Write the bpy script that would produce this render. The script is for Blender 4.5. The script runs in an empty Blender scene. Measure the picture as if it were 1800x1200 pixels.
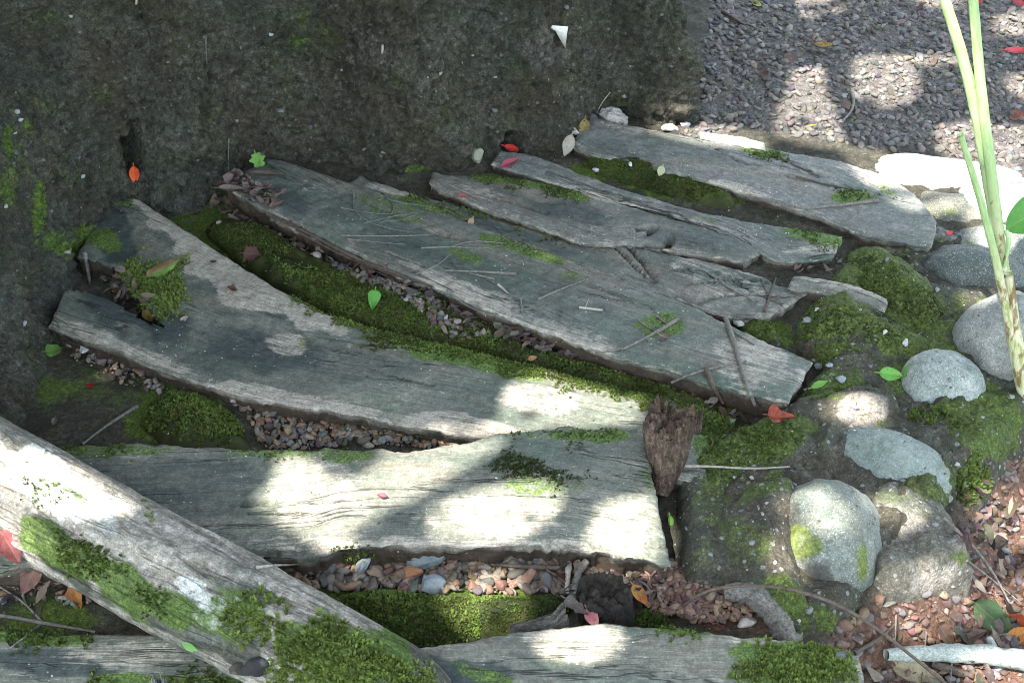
import bpy, math, random
import numpy as np
from mathutils import Vector
from mathutils.bvhtree import BVHTree

# ------------------------------------------------------------------ camera, sky, sun, exposure
S = bpy.context.scene
S.render.engine = 'CYCLES'
S.cycles.pixel_filter_type = 'BLACKMAN_HARRIS'; S.cycles.filter_width = 0.9
R = math.radians
PITCH = R(38.0); CAMZ = 1.54; LENS = 50.0
cam_d = bpy.data.cameras.new("camera"); cam = bpy.data.objects.new("camera", cam_d)
S.collection.objects.link(cam); S.camera = cam
cam.location = (0, 0, CAMZ); cam.rotation_euler = (R(90) - PITCH, 0, 0)
cam_d.lens = LENS; cam_d.sensor_width = 36; cam_d.clip_start = 0.05; cam_d.clip_end = 500
cam_d.dof.use_dof = True; cam_d.dof.focus_distance = 2.25; cam_d.dof.aperture_fstop = 18.0

SUNV = np.array([-0.34, -0.28, 0.0]); SUNV[2] = math.sqrt(1 - SUNV[0]**2 - SUNV[1]**2)   # towards the sun
SUN_EL = math.asin(SUNV[2]); SUN_AZ = math.atan2(SUNV[0], SUNV[1])
w = bpy.data.worlds.new("World"); S.world = w; w.use_nodes = True
nt = w.node_tree; bg = nt.nodes['Background']
sky = nt.nodes.new('ShaderNodeTexSky'); sky.sky_type = 'NISHITA'; sky.sun_disc = False
sky.sun_elevation = SUN_EL; sky.sun_rotation = SUN_AZ
hs_ = nt.nodes.new('ShaderNodeHueSaturation'); hs_.inputs['Saturation'].default_value = 0.66
nt.links.new(sky.outputs[0], hs_.inputs['Color']); nt.links.new(hs_.outputs[0], bg.inputs[0]); bg.inputs[1].default_value = 0.15
sl = bpy.data.lights.new("sun", 'SUN'); sl.energy = 3.0; sl.angle = R(0.53); sl.color = (1, 0.95, 0.965)
so = bpy.data.objects.new("sun", sl); S.collection.objects.link(so)
so.rotation_euler = Vector(SUNV).to_track_quat('Z', 'Y').to_euler()
S.view_settings.view_transform = 'Standard'; S.view_settings.look = 'None'
S.view_settings.gamma = 1.0; S.view_settings.exposure = 3.0
S.view_settings.use_white_balance = True; S.view_settings.white_balance_temperature = 7050; S.view_settings.white_balance_tint = 6   # the camera's white balance, set for open shade

# ------------------------------------------------------------------ maths helpers
rng = np.random.default_rng(11); random.seed(11)
FWD = np.array([0, math.cos(PITCH), -math.sin(PITCH)]); UPV = np.array([0, math.sin(PITCH), math.cos(PITCH)])
CAM = np.array([0, 0, CAMZ]); K = 36.0 / LENS / 1800.0

def rays(p):
    p = np.atleast_2d(np.asarray(p, float))
    return FWD + np.outer((p[:, 0] - 900) * K, [1, 0, 0]) + np.outer(-(p[:, 1] - 600) * K, UPV)

def W(p, z=0.0):
    """ground points at height z seen at photo points p"""
    d = rays(p); t = (np.asarray(z) - CAMZ) / d[:, 2]
    return CAM + d * t[:, None]

def PX(P):
    v = P - CAM; dz = v @ FWD
    return np.stack([900 + v[:, 0] / dz / K, 600 - (v @ UPV) / dz / K], 1)

def _hash(ix, iy, iz, seed):
    h = (ix.astype(np.int64) * 374761393 + iy.astype(np.int64) * 668265263 + iz.astype(np.int64) * 1274126177 + seed * 974634533) & 0xFFFFFFFF
    h = ((h ^ (h >> 13)) * 1274126177) & 0xFFFFFFFF
    h = ((h ^ (h >> 16)) * 2246822519) & 0xFFFFFFFF
    return ((h ^ (h >> 15)) & 0xFFFFFF) / float(0xFFFFFF)

def vnoise(P, seed=0):
    i = np.floor(P).astype(np.int64); f = P - i; f = f * f * f * (f * (f * 6 - 15) + 10)
    r = 0
    for a in (0, 1):
        for b in (0, 1):
            for c in (0, 1):
                wgt = (f[:, 0] if a else 1 - f[:, 0]) * (f[:, 1] if b else 1 - f[:, 1]) * (f[:, 2] if c else 1 - f[:, 2])
                r = r + wgt * _hash(i[:, 0] + a, i[:, 1] + b, i[:, 2] + c, seed)
    return r * 2 - 1

def fbm(P, scale, octv=4, seed=0, gain=0.5):
    P = np.asarray(P, float) * scale
    if P.shape[1] == 2: P = np.c_[P, np.zeros(len(P))]
    r = 0; a = 1.0; t = 0
    for k in range(octv):
        r = r + a * vnoise(P + 17.3 * k, seed + k); t += a; a *= gain; P = P * 2.03
    return r / t * 1.6

def sstep(a, b, x):
    t = np.clip((x - a) / (b - a), 0, 1); return t * t * (3 - 2 * t)

def chaikin(p, n=2, closed=False):
    p = np.asarray(p, float)
    for _ in range(n):
        if closed:
            q = np.roll(p, -1, 0); a = 0.75 * p + 0.25 * q; b = 0.25 * p + 0.75 * q
            p = np.stack([a, b], 1).reshape(-1, p.shape[1])
        else:
            a = 0.75 * p[:-1] + 0.25 * p[1:]; b = 0.25 * p[:-1] + 0.75 * p[1:]
            p = np.vstack([p[:1], np.stack([a, b], 1).reshape(-1, p.shape[1]), p[-1:]])
    return p

def resample(p, n):
    p = np.asarray(p, float); d = np.r_[0, np.cumsum(np.linalg.norm(np.diff(p, axis=0), axis=1))]
    t = np.linspace(0, d[-1], n)
    return np.stack([np.interp(t, d, p[:, k]) for k in range(p.shape[1])], 1)

def inpoly(q, poly):
    q = np.atleast_2d(q); x, y = q[:, 0], q[:, 1]; r = np.zeros(len(q), bool); n = len(poly)
    for i in range(n):
        x1, y1 = poly[i]; x2, y2 = poly[(i + 1) % n]
        if y1 == y2: continue
        c = ((y1 > y) != (y2 > y)) & (x < (x2 - x1) * (y - y1) / (y2 - y1) + x1)
        r ^= c
    return r

def dline(q, line, closed=False):
    q = np.atleast_2d(q)[:, :2]; line = np.asarray(line)[:, :2]; r = np.full(len(q), 1e9)
    n = len(line) if closed else len(line) - 1
    for i in range(n):
        a = line[i]; b = line[(i + 1) % len(line)]; ab = b - a
        t = np.clip(((q - a) @ ab) / max(ab @ ab, 1e-12), 0, 1)
        r = np.minimum(r, np.linalg.norm(q - a - t[:, None] * ab, axis=1))
    return r

# ------------------------------------------------------------------ object helpers
def tag(o, label=None, cat=None, group=None, kind=None):
    if label: o['label'] = label
    if cat: o['category'] = cat
    g0 = dict(plank='planks laid side by side from the wall', boulder='boulders set along the edging', leaf='fallen leaves', twig='fallen twigs', pebble='loose pebbles and stone chips').get(cat); g0 = g0 if o.name.split('.')[0] in ('plank', 'boulder', 'leaf', 'twig', 'pebble') else None
    if cat == 'mortar lump': g0 = 'mortar lumps of the edging'
    if g0 and not group: o['group'] = g0
    if group: o['group'] = group
    if kind: o['kind'] = kind
    return o

def empty(name, loc):
    o = bpy.data.objects.new(name, None); S.collection.objects.link(o); o.location = loc; o.empty_display_size = 0.05
    return o

def mk(name, V, F, mat, parent=None, attrs=None, uv=None, smooth=True):
    """one mesh object from arrays; F is an (n,k) array or a list of such arrays"""
    V = np.asarray(V, float)
    if parent is not None: V = V - np.array(parent.location)
    me = bpy.data.meshes.new(name)
    Fs = F if isinstance(F, list) else [F]
    Fs = [np.asarray(f, np.int32) for f in Fs if len(f)]
    me.vertices.add(len(V)); me.vertices.foreach_set('co', V.astype(np.float32).ravel())
    li = np.concatenate([f.ravel() for f in Fs]); tot = np.concatenate([np.full(len(f), f.shape[1], np.int32) for f in Fs])
    st = np.r_[0, np.cumsum(tot)[:-1]].astype(np.int32)
    me.loops.add(len(li)); me.loops.foreach_set('vertex_index', li.astype(np.int32))
    me.polygons.add(len(tot)); me.polygons.foreach_set('loop_start', st); me.polygons.foreach_set('loop_total', tot)
    me.update(calc_edges=True); me.validate()
    if smooth: me.polygons.foreach_set('use_smooth', np.ones(len(me.polygons), bool))
    for k, a in (attrs or {}).items():
        a = np.asarray(a, np.float32)
        if a.ndim == 1:
            at = me.attributes.new(k, 'FLOAT', 'POINT'); at.data.foreach_set('value', a)
        else:
            at = me.attributes.new(k, 'FLOAT_COLOR', 'POINT')
            at.data.foreach_set('color', np.c_[a, np.ones(len(a))].astype(np.float32).ravel())
    if uv is not None:
        l = me.uv_layers.new(name='UVMap'); l.data.foreach_set('uv', np.asarray(uv, np.float32)[li].ravel())
    me.materials.append(mat)
    o = bpy.data.objects.new(name, me); S.collection.objects.link(o)
    if parent is not None: o.parent = parent
    return o

SUPPORT = []; _bvh = [None]
def support(V, F):
    Fs = F if isinstance(F, list) else [F]
    for f in Fs:
        f = np.asarray(f)
        if f.shape[1] == 4: f = np.vstack([f[:, [0, 1, 2]], f[:, [0, 2, 3]]])
        SUPPORT.append((np.asarray(V, float), f))
    _bvh[0] = None
def bvh():
    if _bvh[0] is None:
        vs = []; fs = []; o = 0
        for v, f in SUPPORT: vs.append(v); fs.append(f + o); o += len(v)
        _bvh[0] = BVHTree.FromPolygons(np.vstack(vs).tolist(), np.vstack(fs).tolist())
    return _bvh[0]
def hit(px, py):
    d = rays([(px, py)])[0]; h = bvh().ray_cast(Vector(CAM), Vector(d).normalized())
    if h[0] is None: return W([(px, py)])[0], np.array([0, 0, 1.0])
    n = np.array(h[1]); n = -n if n @ d > 0 else n
    return np.array(h[0]), n
def hits(pts): return np.array([hit(*p)[0] for p in pts])
def drop(x, y, z=0.7):
    h = bvh().ray_cast(Vector((x, y, z)), Vector((0, 0, -1)))
    return h[0].z if h[0] is not None else 0.0

def gridF(n, m, off=0, wrap=False):
    i, j = np.meshgrid(np.arange(n - 1), np.arange(m if wrap else m - 1), indexing='ij')
    a = i * m + j; b = (i + 1) * m + j; c = (i + 1) * m + (j + 1) % m; d = i * m + (j + 1) % m
    return (np.stack([a, b, c, d], -1).reshape(-1, 4) + off)

def blobs(P, lst):
    """soft irregular marks: (x, y, rx, ry, angle, amount) in photo units round a real surface point"""
    r = np.zeros(len(P)); q = PX(P)
    wob = fbm(P, 14, 4, 91) * 0.45
    for x, y, rx, ry, a, amt in lst:
        dx = q[:, 0] - x; dy = q[:, 1] - y; c, s = math.cos(R(a)), math.sin(R(a))
        d = np.sqrt(((dx * c + dy * s) / rx)**2 + ((-dx * s + dy * c) / ry)**2)
        r = np.maximum(r, amt * (1 - sstep(0.55, 1.15, d + wob)))
    return r

# ------------------------------------------------------------------ node helpers
class NT:
    def __init__(s, name):
        s.m = bpy.data.materials.new(name); s.m.use_nodes = True; s.t = s.m.node_tree
        s.b = s.t.nodes['Principled BSDF']; s.out = s.t.nodes['Material Output']
        s.b.inputs['Roughness'].default_value = 0.85
        s.b.inputs['Specular IOR Level'].default_value = 0.3
    def n(s, ty): return s.t.nodes.new('ShaderNode' + ty)
    def put(s, sock, v):
        if isinstance(v, bpy.types.NodeSocket): s.t.links.new(v, sock)
        elif isinstance(v, (tuple, list)) and sock.type == 'RGBA': sock.default_value = (*v[:3], 1)
        else: sock.default_value = v
    def attr(s, name, col=False):
        a = s.n('Attribute'); a.attribute_name = name; return a.outputs['Color' if col else 'Fac']
    def obj(s): return s.n('TexCoord').outputs['Object']
    def uv(s): return s.n('TexCoord').outputs['UV']
    def map(s, v, sc=(1, 1, 1), loc=(0, 0, 0)):
        m = s.n('Mapping'); s.put(m.inputs[0], v); m.inputs['Scale'].default_value = sc; m.inputs['Location'].default_value = loc
        return m.outputs[0]
    def noise(s, v, sc, det=4, rough=0.55, dist=0.0):
        x = s.n('TexNoise'); s.put(x.inputs['Vector'], v); x.inputs['Scale'].default_value = sc
        x.inputs['Detail'].default_value = det; x.inputs['Roughness'].default_value = rough; x.inputs['Distortion'].default_value = dist
        return x.outputs['Fac']
    def vor(s, v, sc, feat='F1', out='Distance', rnd=1.0):
        x = s.n('TexVoronoi'); x.feature = feat; s.put(x.inputs['Vector'], v); x.inputs['Scale'].default_value = sc
        x.inputs['Randomness'].default_value = rnd
        return x.outputs[out]
    def ramp(s, f, stops, interp='LINEAR'):
        r = s.n('ValToRGB'); s.put(r.inputs[0], f); e = r.color_ramp; e.interpolation = interp
        while len(e.elements) < len(stops): e.elements.new(0.5)
        for k, (p, c) in enumerate(stops):
            e.elements[k].position = p; e.elements[k].color = (c, c, c, 1) if isinstance(c, (int, float)) else (*c, 1)
        return r.outputs[0]
    def mix(s, f, a, b, mode='MIX'):
        m = s.n('Mix'); m.data_type = 'RGBA'; m.blend_type = mode
        s.put(m.inputs[0], f); s.put(m.inputs[6], a); s.put(m.inputs[7], b); return m.outputs[2]
    def math(s, op, a, b=0.0, clamp=False):
        m = s.n('Math'); m.operation = op; m.use_clamp = clamp; s.put(m.inputs[0], a); s.put(m.inputs[1], b); return m.outputs[0]
    def bump(s, h, st=0.5, dist=0.002, prev=None):
        b = s.n('Bump'); s.put(b.inputs['Height'], h); b.inputs['Strength'].default_value = st; b.inputs['Distance'].default_value = dist
        if prev is not None: s.put(b.inputs['Normal'], prev)
        return b.outputs[0]
    def fin(s, col, bump=None, rough=None, grit=0.0):
        if grit:
            o = s.obj(); a = s.noise(o, 330, 4, 0.75); b = s.noise(s.map(o, loc=(3, 7, 1)), 95, 5, 0.7)
            col = s.mix(grit, col, s.ramp(a, [(0.32, 0.30), (0.48, 0.85), (0.56, 1.05), (0.70, 2.2)]), 'MULTIPLY')
            col = s.mix(grit * 0.8, col, s.ramp(b, [(0.34, 0.40), (0.50, 1.0), (0.68, 1.7)]), 'MULTIPLY')
        s.put(s.b.inputs['Base Color'], col)
        if bump is not None: s.put(s.b.inputs['Normal'], bump)
        if rough is not None: s.put(s.b.inputs['Roughness'], rough)
        return s.m

MOSSC = ((0.020, 0.034, 0.007), (0.052, 0.092, 0.014), (0.125, 0.185, 0.038))

def wood_mat(name, seed, mid=(0.140, 0.145, 0.115), pale=(0.36, 0.335, 0.275), dark=(0.036, 0.045, 0.037), brown=(0.075, 0.055, 0.04), algae=0.5):
    n = NT(name); u = n.map(n.uv(), loc=(seed * 3.1, seed * 1.7, 0)); o = n.map(n.obj(), loc=(seed * 2.3, 0, 0))
    g1 = n.noise(n.map(u, (5, 55, 1)), 1, 7, 0.62, 0.5)          # broad grain
    g2 = n.noise(n.map(u, (22, 420, 1)), 1, 5, 0.6, 0.2)         # fibres
    g3 = n.noise(n.map(u, (9, 170, 1)), 1, 4, 0.6, 0.8)
    big = n.noise(n.map(u, (3.0, 7, 1)), 1, 7, 0.62, 0.6)
    spot = n.noise(o, 55, 6, 0.7)
    base = n.mix(n.ramp(n.math('ADD', n.math('MULTIPLY', g1, 0.45), n.math('MULTIPLY', spot, 0.55)), [(0.36, 0), (0.62, 1)]), n.mix(0.45, mid, dark), mid)
    sc = n.noise(n.map(u, (40, 260, 1), (3, 3, 0)), 1, 3, 0.6, 0.3)
    base = n.mix(n.ramp(n.math('ADD', n.math('MULTIPLY', g3, 0.5), n.math('MULTIPLY', spot, 0.5)), [(0.50, 0), (0.70, 0.6)]), base, pale)
    base = n.mix(n.ramp(sc, [(0.58, 0), (0.68, 0.45)]), base, pale)
    base = n.mix(n.ramp(g2, [(0.30, 0.7), (0.44, 0)]), base, brown)
    # algae film in broad patches with ragged fibre edges
    am = n.math('ADD', big, n.math('MULTIPLY', n.math('SUBTRACT', g3, 0.5), 0.35))
    am = n.math('ADD', am, n.math('MULTIPLY', n.math('SUBTRACT', spot, 0.5), 0.30))
    base = n.mix(n.ramp(am, [(0.50 - 0.10 * algae, 0.0), (0.62, 0.82)]), base, n.mix(n.ramp(spot, [(0.35, 0), (0.7, 1)]), dark, (0.058, 0.084, 0.066)))
    gr = n.noise(n.map(o, loc=(4, 4, 2)), 7, 6, 0.65)
    base = n.mix(n.ramp(gr, [(0.47, 0), (0.69, 0.6 * algae)]), base, n.mix(spot, (0.030, 0.070, 0.046), (0.085, 0.118, 0.078)))
    wb_ = n.noise(n.map(u, (2.2, 9, 1), (9, 1, 0)), 1, 6, 0.62, 0.5)
    base = n.mix(n.ramp(wb_, [(0.52, 0), (0.68, 0.6)]), base, n.mix(n.ramp(g3, [(0.35, 0), (0.65, 1)]), (0.085, 0.066, 0.047), (0.22, 0.19, 0.15)))
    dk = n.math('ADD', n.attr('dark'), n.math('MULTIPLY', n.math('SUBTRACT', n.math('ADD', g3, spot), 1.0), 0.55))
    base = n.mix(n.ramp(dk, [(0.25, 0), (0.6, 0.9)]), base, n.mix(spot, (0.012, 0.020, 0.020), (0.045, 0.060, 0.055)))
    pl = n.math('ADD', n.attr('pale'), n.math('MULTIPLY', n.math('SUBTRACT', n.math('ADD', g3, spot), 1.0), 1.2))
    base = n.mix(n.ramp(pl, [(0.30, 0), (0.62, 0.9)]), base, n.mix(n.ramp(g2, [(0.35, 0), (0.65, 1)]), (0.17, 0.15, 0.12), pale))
    # rotten brown on the sides
    sd = n.attr('side'); base = n.mix(n.ramp(n.math('ADD', sd, n.math('MULTIPLY', n.math('SUBTRACT', spot, 0.5), 0.8)), [(0.3, 0), (0.7, 1)]), base, n.mix(spot, (0.016, 0.012, 0.008), (0.085, 0.062, 0.042)))
    # moss film
    ms = n.math('ADD', n.attr('moss'), n.math('MULTIPLY', n.math('SUBTRACT', n.math('ADD', spot, n.noise(o, 160, 3)), 1.0), 0.9))
    base = n.mix(n.ramp(ms, [(0.35, 0), (0.60, 0.92)]), base, n.ramp(n.noise(o, 300, 3), [(0.3, MOSSC[0]), (0.5, MOSSC[1]), (0.72, MOSSC[2])]))
    # long drying splits that wander along the grain
    iso = n.math('ABSOLUTE', n.math('SUBTRACT', n.noise(n.map(u, (2.4, 24, 1), (5, 2, 0)), 1, 4, 0.55, 0.3), 0.5))
    split = n.math('MULTIPLY', n.ramp(iso, [(0.0, 1), (0.013, 0)]), n.ramp(n.noise(n.map(u, (2.0, 8, 1), (1, 6, 0)), 1, 3), [(0.48, 0), (0.56, 1)]))
    base = n.mix(n.math('MULTIPLY', split, 0.85), base, (0.010, 0.009, 0.007))
    # lichen crumbs
    v = n.vor(o, 95); lk = n.math('MULTIPLY', n.ramp(v, [(0.10, 1), (0.16, 0)]), n.ramp(n.noise(o, 21, 3), [(0.55, 0), (0.66, 1)]))
    base = n.mix(lk, base, (0.42, 0.42, 0.38))
    h = n.math('ADD', n.math('MULTIPLY', g1, 0.25), n.math('ADD', n.math('MULTIPLY', g2, 0.55), n.math('SUBTRACT', n.math('MULTIPLY', spot, 0.75), n.math('MULTIPLY', split, 1.6))))
    return n.fin(base, n.bump(h, 0.6, 0.0028), n.ramp(spot, [(0.3, 0.7), (0.7, 0.95)]), 0.50)

def mortar_mat(name, seed, cols=((0.035, 0.032, 0.022), (0.085, 0.078, 0.058), (0.15, 0.14, 0.11)), fleck=0.5):
    n = NT(name); o = n.map(n.obj(), loc=(seed * 1.7, seed, 0))
    a = n.noise(o, 16, 9, 0.66); f = n.noise(o, 130, 5, 0.7); b = n.noise(n.map(o, loc=(3, 1, 5)), 6, 6, 0.6)
    base = n.ramp(n.math('ADD', n.math('MULTIPLY', a, 0.5), n.math('MULTIPLY', f, 0.5)), [(0.34, cols[0]), (0.52, cols[1]), (0.68, cols[2])])
    base = n.mix(n.ramp(b, [(0.45, 0), (0.7, 0.7)]), base, (0.040, 0.055, 0.040))
    v = n.vor(o, 75); vc = n.vor(o, 75, out='Color')
    sel = n.math('MULTIPLY', n.ramp(v, [(0.22, 1), (0.34, 0)]), n.ramp(n.math('ADD', vc, n.math('MULTIPLY', b, 0.3)), [(0.80, 0), (0.84, fleck)]))
    base = n.mix(sel, base, n.mix(f, (0.10, 0.115, 0.115), (0.36, 0.36, 0.33)))
    v2 = n.vor(n.map(o, loc=(7, 7, 7)), 210); sel2 = n.math('MULTIPLY', n.ramp(v2, [(0.15, 1), (0.25, 0)]), n.ramp(n.noise(o, 300, 2), [(0.60, 0), (0.64, fleck)]))
    base = n.mix(sel2, base, (0.40, 0.40, 0.37))
    pl = n.math('ADD', n.attr('pale'), n.math('MULTIPLY', n.math('SUBTRACT', a, 0.5), 0.8))
    base = n.mix(n.ramp(pl, [(0.35, 0), (0.7, 0.85)]), base, n.mix(f, (0.13, 0.115, 0.09), (0.32, 0.29, 0.25)))
    ms = n.math('ADD', n.attr('moss'), n.math('MULTIPLY', n.math('SUBTRACT', n.math('ADD', a, f), 1.0), 0.9))
    mc = n.ramp(n.noise(o, 190, 5, 0.7), [(0.30, (0.017, 0.024, 0.006)), (0.5, (0.046, 0.070, 0.012)), (0.72, (0.105, 0.145, 0.026))])
    base = n.mix(n.ramp(ms, [(0.30, 0), (0.62, 0.93)]), base, mc)
    h = n.math('ADD', n.math('MULTIPLY', a, 1.0), n.math('ADD', n.math('MULTIPLY', f, 0.5), n.math('MULTIPLY', sel, 0.4)))
    return n.fin(base, n.bump(h, 0.9, 0.007), 0.92, 0.75)

def boulder_mat(name, seed, c0, c1, c2, speck=1.0):
    n = NT(name); o = n.map(n.obj(), loc=(seed * 3.3, seed, seed * 0.7))
    a = n.noise(o, 9, 7, 0.6); f = n.noise(o, 230, 3, 0.6); g = n.noise(n.map(o, loc=(1, 2, 9)), 420, 2, 0.5)
    base = n.ramp(a, [(0.3, c0), (0.52, c1), (0.75, c2)])
    base = n.mix(n.ramp(n.noise(n.map(o, (3, 3, 9), (2, 6, 1)), 3, 7, 0.65, 1.0), [(0.50, 0), (0.62, 0.5)]), base, n.mix(0.5, c0, (0.11, 0.10, 0.075)))
    base = n.mix(n.ramp(f, [(0.50, 0), (0.62, 0.35 * speck)]), base, n.mix(0.75, base, (0.02, 0.03, 0.028)))
    base = n.mix(n.ramp(g, [(0.58, 0), (0.66, 0.35 * speck)]), base, (0.46, 0.46, 0.43))
    st = n.noise(n.map(o, (1, 1, 1), (5, 5, 5)), 22, 8, 0.72)
    base = n.mix(n.ramp(st, [(0.52, 0), (0.68, 0.55)]), base, (0.06, 0.085, 0.062))
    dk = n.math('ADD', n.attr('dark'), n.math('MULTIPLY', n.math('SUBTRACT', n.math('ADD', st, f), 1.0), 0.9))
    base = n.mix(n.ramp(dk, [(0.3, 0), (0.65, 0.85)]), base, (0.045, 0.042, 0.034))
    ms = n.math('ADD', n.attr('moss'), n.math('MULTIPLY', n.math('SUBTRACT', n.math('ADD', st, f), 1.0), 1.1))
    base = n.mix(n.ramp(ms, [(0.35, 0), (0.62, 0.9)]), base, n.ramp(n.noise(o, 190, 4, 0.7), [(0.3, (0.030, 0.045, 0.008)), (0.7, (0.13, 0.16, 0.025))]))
    return n.fin(base, n.bump(n.math('ADD', n.math('MULTIPLY', st, 0.7), n.math('MULTIPLY', f, 0.5)), 0.45, 0.003), n.ramp(st, [(0.3, 0.62), (0.7, 0.88)]), 0.45)

def moss_mat():
    n = NT('moss'); c = n.attr('tint', True); o = n.obj()
    c = n.mix(n.ramp(n.noise(o, 26, 4), [(0.40, 0.55), (0.66, 0)]), c, n.mix(0.6, c, (0.050, 0.045, 0.008)))
    m = n.fin(c, None, 0.7)
    tr = n.n('BsdfTranslucent'); n.put(tr.inputs[0], c); mx = n.n('MixShader'); mx.inputs[0].default_value = 0.3
    n.t.links.new(n.b.outputs[0], mx.inputs[1]); n.t.links.new(tr.outputs[0], mx.inputs[2]); n.t.links.new(mx.outputs[0], n.out.inputs[0])
    return m

def tint_mat(name, rough=0.9, bs=260):
    n = NT(name); c = n.attr('tint', True); o = n.obj(); f = n.noise(o, bs, 5, 0.7); g = n.noise(o, 60, 4, 0.6)
    c = n.mix(n.ramp(f, [(0.3, 0.65), (0.6, 0)]), c, n.mix(0.6, c, (0.02, 0.018, 0.014)))
    c = n.mix(n.ramp(g, [(0.55, 0), (0.75, 0.4)]), c, n.mix(0.5, c, (0.40, 0.38, 0.35)))
    return n.fin(c, n.bump(f, 0.5, 0.002), rough)

_lm = {}
def leaf_mat(c0, c1, split=0.0, spots=0.35):
    key = (c0, c1, split, spots)
    if key in _lm: return _lm[key]
    n = NT('leaf'); u = n.uv(); sx = n.n('SeparateXYZ'); n.put(sx.inputs[0], u)
    o = n.obj(); f = n.noise(o, 70, 5, 0.65); g = n.noise(o, 260, 3)
    side = n.ramp(n.math('ADD', sx.outputs[1], n.math('MULTIPLY', n.math('SUBTRACT', f, 0.5), 0.5)), [(0.44, 0), (0.56, 1)]) if split else n.ramp(f, [(0.42, 0), (0.62, 1)])
    c = n.mix(side, c0, c1)
    vd = n.math('ABSOLUTE', n.math('SUBTRACT', sx.outputs[1], 0.5))
    ang = n.math('SUBTRACT', n.math('MULTIPLY', sx.outputs[0], 9.0), n.math('MULTIPLY', vd, 5.0))
    vein = n.math('MAXIMUM', n.ramp(vd, [(0.012, 1), (0.03, 0)]), n.math('MULTIPLY', n.ramp(n.math('PINGPONG', ang, 0.5), [(0.0, 1), (0.08, 0)]), 0.35))
    c = n.mix(n.math('MULTIPLY', vein, 0.55), c, n.mix(0.5, c, (0.30, 0.26, 0.12)))
    c = n.mix(n.ramp(g, [(0.58, 0), (0.7, spots)]), c, (0.03, 0.02, 0.012))
    m = n.fin(c, n.bump(n.math('ADD', n.math('MULTIPLY', vein, -0.6), f), 0.5, 0.002), 0.5)
    tr = n.n('BsdfTranslucent'); n.put(tr.inputs[0], c); mx = n.n('MixShader'); mx.inputs[0].default_value = 0.25
    n.t.links.new(n.b.outputs[0], mx.inputs[1]); n.t.links.new(tr.outputs[0], mx.inputs[2]); n.t.links.new(mx.outputs[0], n.out.inputs[0])
    _lm[key] = m; return m

_tm = {}
def twig_mat(c0, c1):
    if (c0, c1) in _tm: return _tm[(c0, c1)]
    n = NT('twig bark'); u = n.uv(); f = n.noise(n.map(u, (30, 6, 1)), 1, 5, 0.65); g = n.noise(n.obj(), 180, 4, 0.7)
    c = n.mix(n.ramp(n.math('ADD', n.math('MULTIPLY', f, 0.5), n.math('MULTIPLY', g, 0.5)), [(0.4, 0), (0.62, 1)]), c0, c1)
    _tm[(c0, c1)] = n.fin(c, n.bump(g, 0.6, 0.002), 0.85); return _tm[(c0, c1)]

def ground_mat():
    n = NT('ground soil'); o = n.obj(); a = n.noise(o, 14, 8, 0.65); f = n.noise(o, 110, 6, 0.7); g = n.noise(o, 380, 3)
    soil = n.ramp(n.math('ADD', n.math('MULTIPLY', a, 0.45), n.math('MULTIPLY', f, 0.55)), [(0.33, (0.014, 0.013, 0.008)), (0.52, (0.038, 0.036, 0.024)), (0.70, (0.095, 0.088, 0.065))])
    grey = n.ramp(f, [(0.3, (0.04, 0.036, 0.031)), (0.55, (0.095, 0.086, 0.076)), (0.75, (0.17, 0.155, 0.14))])
    red = n.ramp(n.math('ADD', n.math('MULTIPLY', a, 0.4), n.math('MULTIPLY', f, 0.6)), [(0.34, (0.035, 0.018, 0.011)), (0.55, (0.11, 0.060, 0.040)), (0.72, (0.21, 0.14, 0.10))])
    c = n.mix(n.attr('grey'), soil, grey); c = n.mix(n.attr('red'), c, red)
    ms = n.math('ADD', n.attr('moss'), n.math('MULTIPLY', n.math('SUBTRACT', n.math('ADD', a, f), 1.0), 1.0))
    c = n.mix(n.ramp(ms, [(0.30, 0), (0.62, 0.95)]), c, n.ramp(n.noise(o, 170, 5, 0.7), [(0.3, (0.018, 0.028, 0.005)), (0.5, (0.048, 0.080, 0.009)), (0.72, (0.10, 0.145, 0.018))]))
    v = n.vor(o, 120); fl = n.math('MULTIPLY', n.ramp(v, [(0.12, 1), (0.2, 0)]), n.ramp(n.noise(o, 60, 2), [(0.6, 0), (0.64, 0.7)]))
    c = n.mix(fl, c, (0.25, 0.25, 0.23))
    return n.fin(c, n.bump(n.math('ADD', a, n.math('MULTIPLY', f, 0.7)), 0.9, 0.008), 0.95, 0.7)

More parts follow.
